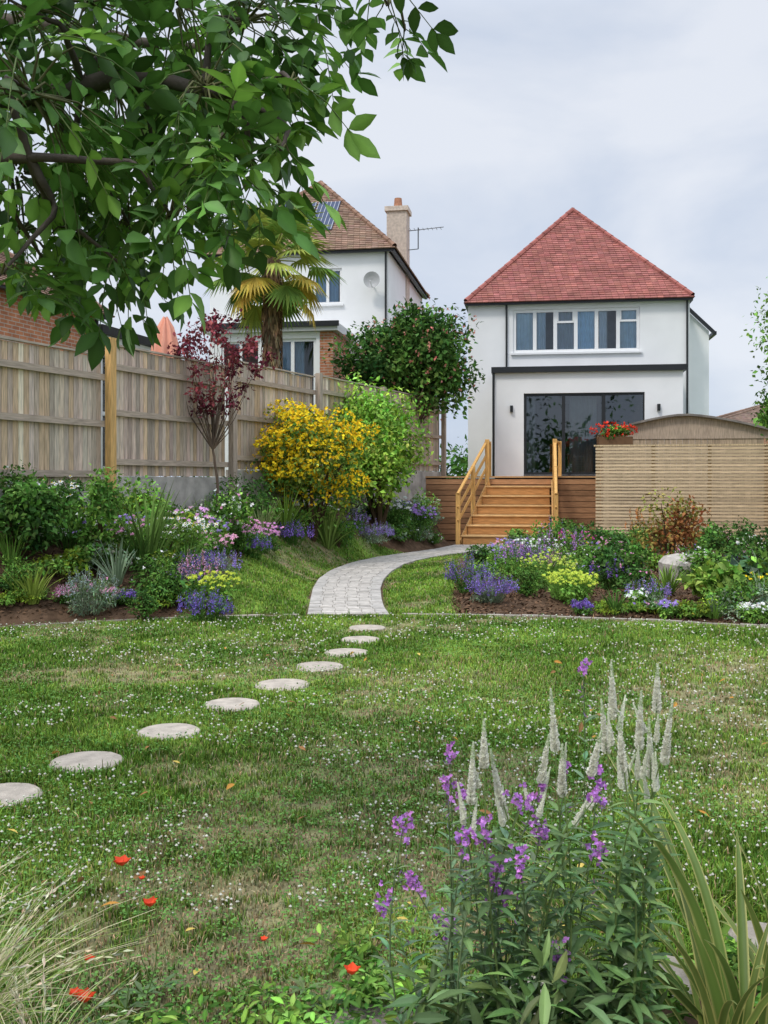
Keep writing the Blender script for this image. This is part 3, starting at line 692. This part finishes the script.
for r,dd in ((.12,.02),(.24,.07)): V+= [(r*cos(t),-dd,r*sin(t)) for t in a]
V=np.array(V)+A(-.42,-.3,7.35); f3=[(0,1+i,1+(i+1)%18) for i in range(18)]; 
mb.add(V,f3,A(.5,.5,.5)); mb.add(V,[(1+i,19+i,19+(i+1)%18,1+(i+1)%18) for i in range(18)],A(.5,.5,.5))
mb.tube([(-.42,-.28,7.35),(-.42,0,7.2)],.02,6); mb.tube([(-.42,-.3,7.15),(-.42,-.62,7.28)],.012,5); mb.build('satellite_dish',M_trim,nb)
mb=MB(); mb.tube([(.35,4,9.2),(.35,4,9.9)],.02,6,A(.3,.3,.3)); mb.tube([(.0,4,9.8),(1.2,3.9,9.86)],.014,5,A(.3,.3,.3))
for k in np.linspace(.1,1.1,8): mb.tube([(k,3.75,9.82),(k,4.15,9.84)],.008,4,A(.3,.3,.3))
mb.tube([(.35,4,9.2),(-.0,3.9,9.15)],.015,5,A(.3,.3,.3)); mb.build('aerial',M_metal,nb)

bh=empty('brick_house',(-6.87,17.9,0),-.27)
mb=MB(); wall(mb,-7,0,1,5.05,2.95,3.2); mb.box(-.25,0,-5,2.95,1,5.05); mb.box(-7,-6.75,-5,2.95,1,5.05); mb.box(-6.75,-.25,-5,-4.75,1,5.05); mb.build('walls',M_brick,bh)
hip_roof(bh,-7.2,.22,-5.2,3.4,5.06,-3.5,-2,.2,7.6,A(.26,.165,.12),A(.24,.14,.1))
mb=MB(); mb.box(.1,.24,-5.2,3.4,4.98,5.1); mb.tube([(.05,3.1,5),(.05,3.1,1)],.04,8); mb.build('gutter',M_dark,bh)
cv=empty('conservatory',(-6.15,21.6,0),-.25); mb=MB()
for k in range(5): mb.box(-.03,.06,k*.62-.035,k*.62+.035,1.1,4.75)
mb.box(-.04,.07,0,2.5,3.0,3.08); mb.box(-.02,.06,0,2.5,1.1,1.9); mb.box(-2.5,-.04,2.44,2.5,1.1,4.75); mb.box(-.035,.065,.04,2.44,4.6,4.75); mb.build('frame',M_trim,cv)
mb=MB(); mb.box(.0,.01,0,2.5,1.9,4.6); mb.build('glass',M_glassc,cv); mb=MB(); mb.box(-2.6,.14,-.1,2.6,4.76,4.95); mb.build('fascia',M_dark,cv)
mb=MB(); mb.box(-2.5,-1.2,0,2.4,1.1,4.7,A(.4,.38,.36)); mb.build('interior',M_inside,cv)

e=empty('closed_parasol',(-3.98,18.2,0)); mb=MB(); mb.tube([(0,0,1.1),(0,0,4.55)],.03,8,A(.5,.4,.3)); mb.build('pole',M_metal,e)
mb=MB(); a=np.linspace(0,2*pi,32,endpoint=False); V=[];prof=((.03,4.55),(.13,4.35),(.21,4.0),(.26,3.6),(.28,3.25),(.24,3.0))
for r,z in prof: V.append(np.c_[r*(1+.22*np.cos(8*a))*np.cos(a),r*(1+.22*np.cos(8*a))*np.sin(a),np.full(32,z)+.03*np.cos(8*a)])
V=np.vstack(V); mb.add(V,[(k*32+i,k*32+(i+1)%32,(k+1)*32+(i+1)%32,(k+1)*32+i) for k in range(5) for i in range(32)],A(.80,.36,.25)); mb.build('canopy',M_cloth,e,smooth=True)

sf=empty('slatted_fence_screen',(4.95,23.4,0),-.2); mb=MB(); z=.12
while z<2.38:
    mb.box(0,3.85,-.02,.0,z,z+.05,A(.70,.54,.34)*np.exp(rng.normal()*.1)); z+=.078
mb.build('slats',M_woodH,sf); mb=MB()
for xx in (0.02,1.27,2.52,3.75): mb.box(xx,xx+.08,.003,.08,0,2.4,A(.40,.28,.15))
mb.box(-.04,3.86,-.03,.09,2.385,2.42,A(.65,.5,.3)); mb.box(3.87,3.99,-.05,.08,0,2.95,A(.46,.25,.1)); mb.build('posts',M_woodV,sf)
mb=MB(); mb.box(5.05,5.85,23.5,23.75,2.43,2.62,A(.2,.12,.07)); 
foliage(mb,A(5.4,23.6,2.74),A(.55,.2,.16),700,.06,[G_md,G_lt],LR,12)
n=70; d=rdir(n); p=A(5.4,23.55,2.78)+d*A(.55,.2,.17)
for q in range(5): mb.inst(LR,p,frames(rdir(n),d),.06,gr((.75,.07,.04),n,.25,.1))
mb.build('geranium_planter',M_leaf)
sh=empty('garden_shed',(5.4,24.6,0),-.16); mb=MB(); t=0
while t<3.7: mb.box(t,t+.14,0,.02,.0,2.72,A(.42,.32,.22)*np.exp(rng.normal()*.1)); t+=.145
mb.box(0,.02,.022,2.2,0,2.7,A(.34,.25,.16)); mb.box(3.72,3.74,.022,2.2,0,2.7,A(.34,.25,.16))
xx=np.linspace(-.15,3.9,16); zz=2.70+.42*(1-np.abs((xx+.15)/4.05*2-1)**1.5)+.08*(xx/3.9)
for i in range(15):
    mb.add([(xx[i],-.02,2.6),(xx[i+1],-.02,2.6),(xx[i+1],-.02,zz[i+1]),(xx[i],-.02,zz[i])],[(0,1,2,3)],A(.42,.33,.25)*np.exp(rng.normal()*.08))
mb.build('walls',M_woodV,sh); mb=MB()
for i in range(15):
    V=[(xx[i],-.15,zz[i]),(xx[i+1],-.15,zz[i+1]),(xx[i+1],2.4,zz[i+1]),(xx[i],2.4,zz[i])]; V+=[(a_,b_,c_+.05) for a_,b_,c_ in V]
    mb.add(V,[(0,1,2,3),(4,5,6,7),(0,1,5,4)],A(.5,.48,.48))
mb.build('roof',M_conc,sh)
dh=empty('brick_house',(19.5,60,0)); mb=MB(); mb.box(0,9,0,7,1,4.9); mb.build('walls',M_brick,dh)
hip_roof(dh,-.3,9.3,-.3,7.3,4.9,4.5,2.5,4.5,6.3,A(.27,.19,.15),A(.25,.17,.13))

# ------------------------------------------------------------------ trees
def trunk(mb,pts,r0,r1,col=A(.12,.085,.06),sides=9):
    pts=np.array(pts,float); n=len(pts); t=np.linspace(0,1,n*4); q=np.stack([np.interp(t*(n-1),range(n),pts[:,k]) for k in range(3)],1)
    q[1:-1]+=rng.normal(size=(len(q)-2,3))*r0*.12
    mb.tube(q,r0+(r1-r0)*t,sides,col*(1,1,1))
def tree(name,c,r,base,n,leaf,cols,k,cs,tr=.1,fl=None,shell=.4,T=LW,bark=A(.12,.085,.06)):
    mb=MB(); c=A(*c); r=A(*r); base=A(*base)
    cc,cr,_,p=foliage(mb,c,r,n,leaf,cols,T,k,cs,shell=shell)
    mt=MB(); fork=base*.45+A(c[0],c[1],c[2]-r[2]*.4)*.55
    trunk(mt,[base,base*.5+fork*.5+A(.05,0,0),fork],tr,tr*.7,bark)
    for q in cc: trunk(mt,[fork,(fork+q)/2+rng.normal(size=3)*.1,q],tr*.4,tr*.05,bark,5)
    if fl:
        for col,nn,sz in fl:
            i=rng.integers(0,k,nn); d=rdir(nn); q=cc[i]+d*(cr[i])[:,None]*r*1.02
            for _ in range(3): mb.inst(LR,q,frames(rdir(nn),d),sz,gr(col,nn,.2,.1))
    e=empty(name); mt.build('trunk_and_limbs',M_bark,e,smooth=True); mb.build('crown',M_leaf,e); return e
tree('hawthorn_tree',(.68,26.4,4.75),(1.9,1.6,1.65),(.62,26.4,1.1),17000,.15,[A(.08,.17,.04),A(.12,.23,.05),A(.055,.125,.035)],60,.38,.12,fl=[(A(.6,.25,.2),480,.075)],shell=.3)
tree('purple_plum_tree',(-2.9,16.6,3.6),(1.25,.8,1.2),(-2.75,16.5,.85),2300,.08,[A(.19,.045,.06),A(.28,.07,.08),A(.12,.028,.04)],36,.18,.028,shell=.0)
tree('garden_tree',(8.8,20.4,3.9),(1.5,1.2,2.2),(9.6,20.4,0),6000,.11,[G_md,G_lt],28,.3,.12,shell=.2)
tree('garden_tree',(21.8,50,4.4),(3,2.5,2.6),(21.8,50,1),6000,.35,[G_md,G_lt],26,.35,.2)
mb=MB()
for x0 in np.arange(-120,130,9):
    foliage(mb,A(x0+rng.normal()*2,105+rng.normal()*6,3),A(7,4,3.2+rng.random()*1.2),900,.8,[G_dk,G_md],L4,12)
for x0 in np.arange(-22,24,5):
    foliage(mb,A(x0+rng.normal(),-16+rng.normal()*2,3),A(3,2.5,3.+rng.random()*3),700,.6,[G_dk,G_md],L4,12)
mb.build('background_trees',M_leaf)
# palm
e=empty('fan_palm_tree'); mt=MB(); mb=MB(); top=A(-2.62,23.4,6.75)
mt.tube([A(-2.6,23.4,1.1),A(-2.62,23.4,4),top],[.17,.18,.2],10,A(.2,.13,.08))
n=1200; a=rng.random(n)*2*pi; z=rng.uniform(1.2,6.8,n); mt.inst(LN,np.c_[-2.62+.17*np.cos(a),23.4+.17*np.sin(a),z],frames(np.c_[np.cos(a)*.5,np.sin(a)*.5,np.full(n,-1.)],np.c_[np.cos(a),np.sin(a),np.zeros(n)]),.3,gr((.24,.16,.09),n,.3))
mt.build('trunk',M_bark,e)
for i in range(36):
    az=i*2.399; el=radians(72)-i/36*radians(125); D=A(cos(az)*cos(el),sin(az)*cos(el),sin(el)); L=.8+.25*rng.random()
    hub=top+D*L+A(0,0,-.12*(1-sin(el))); mb.tube([top,(top+hub)/2+A(0,0,.05),hub],[.018,.014,.01],4,A(.3,.32,.08))
    F=frames(D[None],A(0,0,1)[None])[0]; m=24; an=np.linspace(-1.9,1.9,m)
    dirs=np.sin(an)[:,None]*F[:,0]+np.cos(an)[:,None]*F[:,1]+A(0,0,-.25)
    old=i>22; c=A(.62,.48,.10) if old and rng.random()<.4 else (A(.20,.32,.07) if rng.random()<.65 else A(.38,.44,.10))
    Tp=(A((0,0,0),(-.055,.5,.015),(.055,.5,.015),(0,.5,-.01),(0,1,-.22)),np.array([(0,3,1),(0,2,3),(1,3,4),(3,2,4)]))
    mb.inst(Tp,np.tile(hub,(m,1)),frames(dirs,np.tile(F[:,2],(m,1))),(.7+.12*np.cos(an))*(.9+.2*rng.random(m)),gr(c,m,.2,.06))
mb.build('fronds',M_leaf,e)

# walnut tree overhead
e=empty('walnut_tree'); mt=MB(); mb=MB()
W3=lambda px,py,d:A((px-384)/1000*d,d,1.6+(480-py)/1000*d)
BK=A(.10,.08,.065)
T0=A(-3.7,4.4,0)
trunk(mt,[T0,T0+A(.1,-.05,1.6),T0+A(.2,-.1,2.9),T0+A(.3,0,4.4)],.2,.09,BK,12)
limbs=[[T0+A(.1,-.05,1.9),A(-2.4,4.1,2.75),A(-1.6,3.8,3.0),A(-.95,3.6,3.05),A(-.5,3.5,2.95)],
       [T0+A(.2,-.1,2.7),A(-2.2,4.0,3.5),A(-1.1,3.6,3.75),A(-.2,3.4,3.6),A(.05,3.3,3.4)],
       [T0+A(.1,-.05,1.7),A(-2.5,3.6,2.5),A(-1.7,3.3,2.65),A(-1.1,3.1,2.6)],
       [T0+A(.2,-.1,3.0),A(-2.5,4.8,3.8),A(-1.6,4.6,3.7),A(-.8,4.4,3.5)]]
nodes=[]
for l in limbs:
    trunk(mt,l,.075,.018,BK,8)
    l=np.array(l); t=np.linspace(0,1,14)
    nodes.append(np.stack([np.interp(t*(len(l)-1),range(len(l)),l[:,k]) for k in range(3)],1))
nodes=np.vstack(nodes)
CL=[(10,0,95,30),(90,0,95,34),(175,0,80,32),(245,20,58,26),(30,90,90,34),(115,85,85,34),(205,85,66,26),(262,100,38,11),(15,170,75,26),(90,165,65,23),(155,160,58,20),(215,165,50,15),(255,185,34,6),(20,230,46,11),(75,225,48,11),(130,225,40,9),(170,215,36,8),(55,275,20,3),(118,262,22,3),(0,275,30,5),(285,15,40,12),(315,0,30,6),(370,-28,24,5),(388,5,16,4),(405,30,10,2),(280,150,18,3),(290,80,22,4),(-70,60,100,20),(-80,180,80,14)]
lp=[];ld=[];lu=[];ls=[];lc=[]
for (px,py,rp,m) in CL:
    dd=rng.uniform(3.0,4.1); c=W3(px,py,dd); r=rp/1000*dd
    j=np.argmin(np.linalg.norm(nodes-c,axis=1)); nd=nodes[j]
    tw=[nd,(nd*.5+c*.5)+rng.normal(size=3)*.06+A(0,0,.05),c]
    trunk(mt,tw,.016,.005,BK,5)
    for k in range(m):
        o=rdir(1)[0]*r*rng.random()**.45*A(1,1.6,1); b=c+o*.75
        D=nrm(o*1.2/r+A(.15,-.1,-.45)+rng.normal(size=3)*.4); L=rng.uniform(.17,.28)*(.75 if rp<40 else 1)
        mt.tube([c+o*.15,c+o*.5+A(0,0,.02),b],[.005,.004,.003],4,A(.12,.12,.05))
        up=nrm(A(0,0,1)+rng.normal(size=3)*.35); S=nrm(np.cross(D,up))
        rach=[b+D*L*t+A(0,0,-.09*t*t) for t in (0,.5,1)]; mb.tube(rach,[.0028,.0022,.0015],4,A(.14,.2,.05))
        c0=A(.075,.175,.03)*np.exp(rng.normal()*.35)
        if rng.random()<.25: c0=A(.18,.35,.05)
        for t,sg in ((.3,-1),(.33,1),(.62,-1),(.66,1),(.93,-1),(.95,1),(1,0)):
            p=b+D*L*t+A(0,0,-.09*t*t)
            dl=nrm(D*(.75 if sg else 1)+S*sg*.9+rng.normal(size=3)*.15+A(0,0,-.15))
            lp.append(p);ld.append(dl);lu.append(up+rng.normal(size=3)*.25);ls.append((.065+.045*t)*rng.uniform(.8,1.2));lc.append(c0*np.exp(rng.normal()*.15))
LX=leafHi(.5,.07,.2)
mb.inst(LX,np.array(lp),frames(np.array(ld),np.array(lu)),np.array(ls),np.array(lc))
n=22; i=rng.integers(0,len(lp),n)
for k in i:
    q=np.array(lp[k])+A(0,0,-.04); u=np.linspace(0,pi,7); mb.tube(np.c_[np.full(7,q[0]),np.full(7,q[1]),q[2]+.02*np.cos(u)],.018*np.sin(u)+.0005,8,A(.2,.34,.09))
mt.build('trunk_and_branches',M_bark,e,smooth=True); mb.build('leaves',M_near,e,smooth=True)

# ------------------------------------------------------------------ foreground plants
def curve(b,t,k=6,bow=.05):
    s=np.linspace(0,1,k)[:,None]; o=rng.normal(size=3)*bow*A(1,1,.2); return b*(1-s)+t*s+o*np.sin(pi*s)
tops=[(484,745,2.62),(472,775,2.6),(496,780,2.66),(553,722,2.66),(545,760,2.7),(562,772,2.62),(612,692,2.66),(604,728,2.72),(621,745,2.6),(657,690,2.7),(640,722,2.66),(668,735,2.6),(650,750,2.75),(596,755,2.58),(520,840,2.6),(575,830,2.55),(630,820,2.5)]
groups=[(.27,2.55),(.42,2.5),(.58,2.56)]
for g,(bx0,by0) in enumerate(groups):
    mb=MB()
    for q,(px,py,d) in enumerate(tops):
        gi=0 if px<530 else (1 if px<600 else 2)
        if gi!=g: continue
        t=W3(px,py,d); b=A(bx0+rng.normal()*.05,by0+rng.normal()*.05,0); P=curve(b,t,9,.05)
        mb.tube(P,np.linspace(.0045,.0016,9),5,A(.18,.26,.08))
        flow=q<14
        L=np.linspace(0,1,9); top=.78 if flow else 1
        for s in np.arange(.08,top,.055):
            p=np.array([np.interp(s,L,P[:,k]) for k in range(3)]); a0=rng.random()*pi; m=3
            an=a0+np.arange(m)*2*pi/m; dl=np.c_[np.cos(an),np.sin(an),np.full(m,.45)+rng.normal(size=m)*.25]
            mb.inst(LHN,np.tile(p,(m,1)),frames(dl,np.tile(A(0,0,1),(m,1))+rng.normal(size=(m,3))*.2),(.12-.06*s)*rng.uniform(.8,1.15,m),gr((.16,.27,.10),m,.25,.08))
        if flow:
            def spike(p0,p1,r,n):
                u=rng.random(n); c=p0*(1-u)[:,None]+p1*u[:,None]; a=rng.random(n)*2*pi; d=np.c_[np.cos(a),np.sin(a),np.full(n,.7)]
                cl=np.where((u>.72)[:,None],A(.66,.76,.5),A(.95,.94,.84))*(.85+.15*rng.random(n))[:,None]
                mb.inst(LR,c,frames(d,rdir(n)),r*1.1*(1.1-u*.85),cl)
                mb.tube([p0,p1],[.007,.002],6,A(.85,.87,.7))
            ax=nrm(nrm(P[-1]-P[-3])+A(0,0,1.)+rng.normal(size=3)*.06); ln=rng.uniform(.14,.2)
            spike(P[-1]-ax*ln*.4,P[-1]+ax*ln*.45,.0155,420)
            for k in range(rng.integers(1,4)):
                o=A(rng.normal()*.022,rng.normal()*.02,0); p0=P[-1]-ax*(.1+.06*rng.random()); spike(p0+o*.6,p0+ax*ln*.5+o*1.3,.011,200)
    foliage(mb,A(bx0,by0,.2),A(.2,.16,.25),220,.1,[A(.12,.2,.07),A(.18,.28,.09)],LHN,10,zmin=0)
    mb.build('culver_s_root_plant',M_near)
mb=MB(); fl=[(403,828),(412,882),(385,905),(450,752),(445,925),(465,838),(495,870),(498,893),(522,800),(540,830),(597,852),(566,768),(583,668),(600,792),(520,858),(462,800),(447,780),(560,960),(486,832),(598,770),(540,790)]
for px,py in fl:
    d=rng.uniform(2.5,2.8); t=W3(px,py,d); b=A(.2+.5*(t[0]-.2)+rng.normal()*.05,2.6+rng.normal()*.06,0); P=curve(b,t,7,.05)
    mb.tube(P,np.linspace(.0035,.0015,7),4,A(.17,.24,.11))
    for s in np.arange(.15,.9,.05):
        p=np.array([np.interp(s,np.linspace(0,1,7),P[:,k]) for k in range(3)]); an=rng.random(2)*2*pi
        mb.inst(LHN,np.tile(p,(2,1)),frames(np.c_[np.cos(an),np.sin(an),[.6,.6]],np.tile(A(0,0,1),(2,1))),rng.uniform(.04,.07,2),gr((.18,.28,.14),2,.2))
    big=1. if py>790 else .5
    n=int(16*big); c=t+rng.normal(size=(n,3))*A(.014,.014,.02)*big
    for j in range(4):
        f=frames(rdir(n)+A(0,-.4,.2),np.tile(A(0,-1,.5),(n,1))); mb.inst(LR,c,f,.013,gr((.50,.21,.58),n,.3,.08))
    m=10; u=rng.random(m)*.14; mb.inst(LN,t-A(0,0,1)*(u[:,None]+.02)+rng.normal(size=(m,3))*.006,frames(rdir(m)+A(0,0,.8),rdir(m)),.02,gr((.25,.16,.28),m,.2))
mb.build('purple_wallflower',M_near)
strap('phormium_clump',0,2.72,34,1.02,.036,A(.15,.23,.05),edge=A(.62,.58,.2),bend=.8,x=1.0,seg=12,spread=.12,tl=.45,mat=M_near)
strap('phormium_clump',0,2.85,14,.65,.03,A(.19,.25,.06),edge=A(.6,.55,.18),bend=1.1,x=1.2,seg=12,spread=.09,mat=M_near)
strap('phormium_clump',0,2.55,18,.7,.026,A(.16,.22,.05),edge=A(.6,.54,.18),bend=1.4,x=.86,seg=12,spread=.09,tl=.5,mat=M_near)
def feather(x,y,n,L,name='feather_grass',lean=(0,0)):
    mb=MB()
    for i in range(n):
        a=rng.random()*2*pi; D=A(cos(a),sin(a),0)*.8+A(*lean,0); t=np.linspace(0,1,7); l=L*(.5+.6*rng.random()); bnd=.35+.7*rng.random()
        P=np.c_[x+D[0]*l*bnd*t**1.8+rng.normal()*.03,y+D[1]*l*bnd*t**1.8+rng.normal()*.03,l*(t-.35*bnd*t**2.5)]
        c=A(.5,.46,.28) if rng.random()<.45 else A(.27,.36,.10)
        mb.tube(P,np.linspace(.002,.0006,7),3,c*np.exp(rng.normal()*.25))
        if rng.random()<.14: 
            m=14; u=rng.uniform(.6,1,m); q=np.stack([np.interp(u,t,P[:,k]) for k in range(3)],1); mb.inst(LN,q,frames(rdir(m)*.35+nrm(P[-1]-P[-2])*1.2,rdir(m)),.032,gr((.6,.56,.38),m,.15))
    mb.build(name,M_grass)
feather(-1.14,2.66,300,.54,lean=(.25,.1)); feather(-1.38,2.9,160,.54,lean=(.2,0)); feather(-.9,2.56,90,.34,lean=(.2,.1))
for (x,y,r,hh,n) in ((-.35,2.9,.22,.09,260),(.0,3.05,.2,.1,300),(-.1,3.3,.14,.06,120),(.25,2.75,.25,.22,400),(-.62,2.75,.2,.12,220),(.62,2.75,.25,.2,350),(1.15,2.9,.22,.14,260),(1.5,3.2,.2,.14,260),(1.1,3.2,.16,.12,200),(1.35,3.1,.2,.16,260),(.85,3.0,.16,.14,200),(1.6,3.6,.22,.12,240)):
    mb=MB(); foliage(mb,A(x,y,hh*.5),A(r,r,hh*.5),n,.04,[G_lt,G_md,A(.22,.36,.07)],LH,9,zmin=0.01,flat=.5); mb.build('creeping_plant',M_leaf)
for px,py,d,rr in ((122,866,2.95,.033),(150,907,3.0,.03),(85,1003,2.75,.038),(352,975,2.95,.034),(264,941,3.1,.016),(89,962,2.85,.022),(142,880,3.1,.014),(75,997,2.8,.026)):
    mb=MB(); t=W3(px,py,d); b=A(t[0]+rng.normal()*.04,t[1]+rng.normal()*.04,0); P=curve(b,t,6,.03); mb.tube(P,np.linspace(.002,.0012,6),4,A(.18,.28,.09))
    for j in range(5):
        an=2*pi*j/5+rng.random()*.4; T=leafT(1.1,.25,-.15)
        mb.inst(T,t[None],frames(A(cos(an),sin(an),.55+.3*rng.random())[None],A(0,0,1)[None]),rr*1.1,gr((.88,.10,.03),1,.15,.03))
    m=8; an=rng.random(m)*2*pi; mb.inst(LN,np.tile(b+A(0,0,.03),(m,1)),frames(np.c_[np.cos(an),np.sin(an),np.full(m,.4)],np.tile(A(0,0,1),(m,1))),.08,gr((.14,.23,.08),m,.2))
    mb.build('poppy',M_near)

# ------------------------------------------------------------------ sky, light, camera
w=bpy.data.worlds.new('World'); scene.world=w; w.use_nodes=True; N=w.node_tree.nodes; K=w.node_tree.links
bg=N['Background']; bg.inputs[1].default_value=.1
sky=N.new('ShaderNodeTexSky'); sky.sky_type='NISHITA'; sky.sun_disc=False
sd=nrm(A(-.45,-.55,.95)); sky.sun_elevation=math.asin(sd[2]); sky.sun_rotation=math.atan2(sd[0],sd[1])
tc=N.new('ShaderNodeTexCoord'); mp=N.new('ShaderNodeMapping'); mp.inputs['Scale'].default_value=(1,1,2.2); K.new(tc.outputs['Generated'],mp.inputs[0])
no=N.new('ShaderNodeTexNoise'); no.inputs['Scale'].default_value=2.3; no.inputs['Detail'].default_value=6; no.inputs['Roughness'].default_value=.5; no.inputs['Distortion'].default_value=.3; K.new(mp.outputs[0],no.inputs['Vector'])
cr=N.new('ShaderNodeValToRGB'); cr.color_ramp.elements[0].position=.38; cr.color_ramp.elements[0].color=(.56,.65,.81,1); cr.color_ramp.elements[1].position=.6; cr.color_ramp.elements[1].color=(.84,.88,.96,1)
K.new(no.outputs[0],cr.inputs[0])
# overcast luminance rises towards the zenith
sx=N.new('ShaderNodeSeparateXYZ'); K.new(tc.outputs['Generated'],sx.inputs[0])
zr=N.new('ShaderNodeMapRange'); zr.inputs[1].default_value=.42; zr.inputs[2].default_value=1.; zr.inputs[3].default_value=10; zr.inputs[4].default_value=30; K.new(sx.outputs[2],zr.inputs[0])
sc=N.new('ShaderNodeVectorMath'); sc.operation='SCALE'; K.new(zr.outputs[0],sc.inputs['Scale']); K.new(cr.outputs[0],sc.inputs[0])
mx=N.new('ShaderNodeMix'); mx.data_type='RGBA'; mx.inputs[0].default_value=.9; K.new(sky.outputs[0],mx.inputs[6]); K.new(sc.outputs[0],mx.inputs[7]); K.new(mx.outputs[2],bg.inputs[0])
l=bpy.data.lights.new('sun','SUN'); l.energy=1.5; l.angle=radians(10); l.color=(1,.95,.87); lo=bpy.data.objects.new('sun',l); scene.collection.objects.link(lo)
lo.rotation_euler=Vector(tuple(-sd)).to_track_quat('-Z','Y').to_euler()
cam=bpy.data.cameras.new('camera'); co=bpy.data.objects.new('camera',cam); scene.collection.objects.link(co)
co.location=(0,0,1.6); co.rotation_euler=(radians(90),0,0); cam.sensor_fit='VERTICAL'; cam.sensor_height=36; cam.lens=36*1000/1024; cam.shift_y=-32/1024; cam.clip_end=3000; cam.clip_start=.05
scene.camera=co
scene.view_settings.view_transform='Standard'; scene.view_settings.look='None'; scene.view_settings.exposure=0
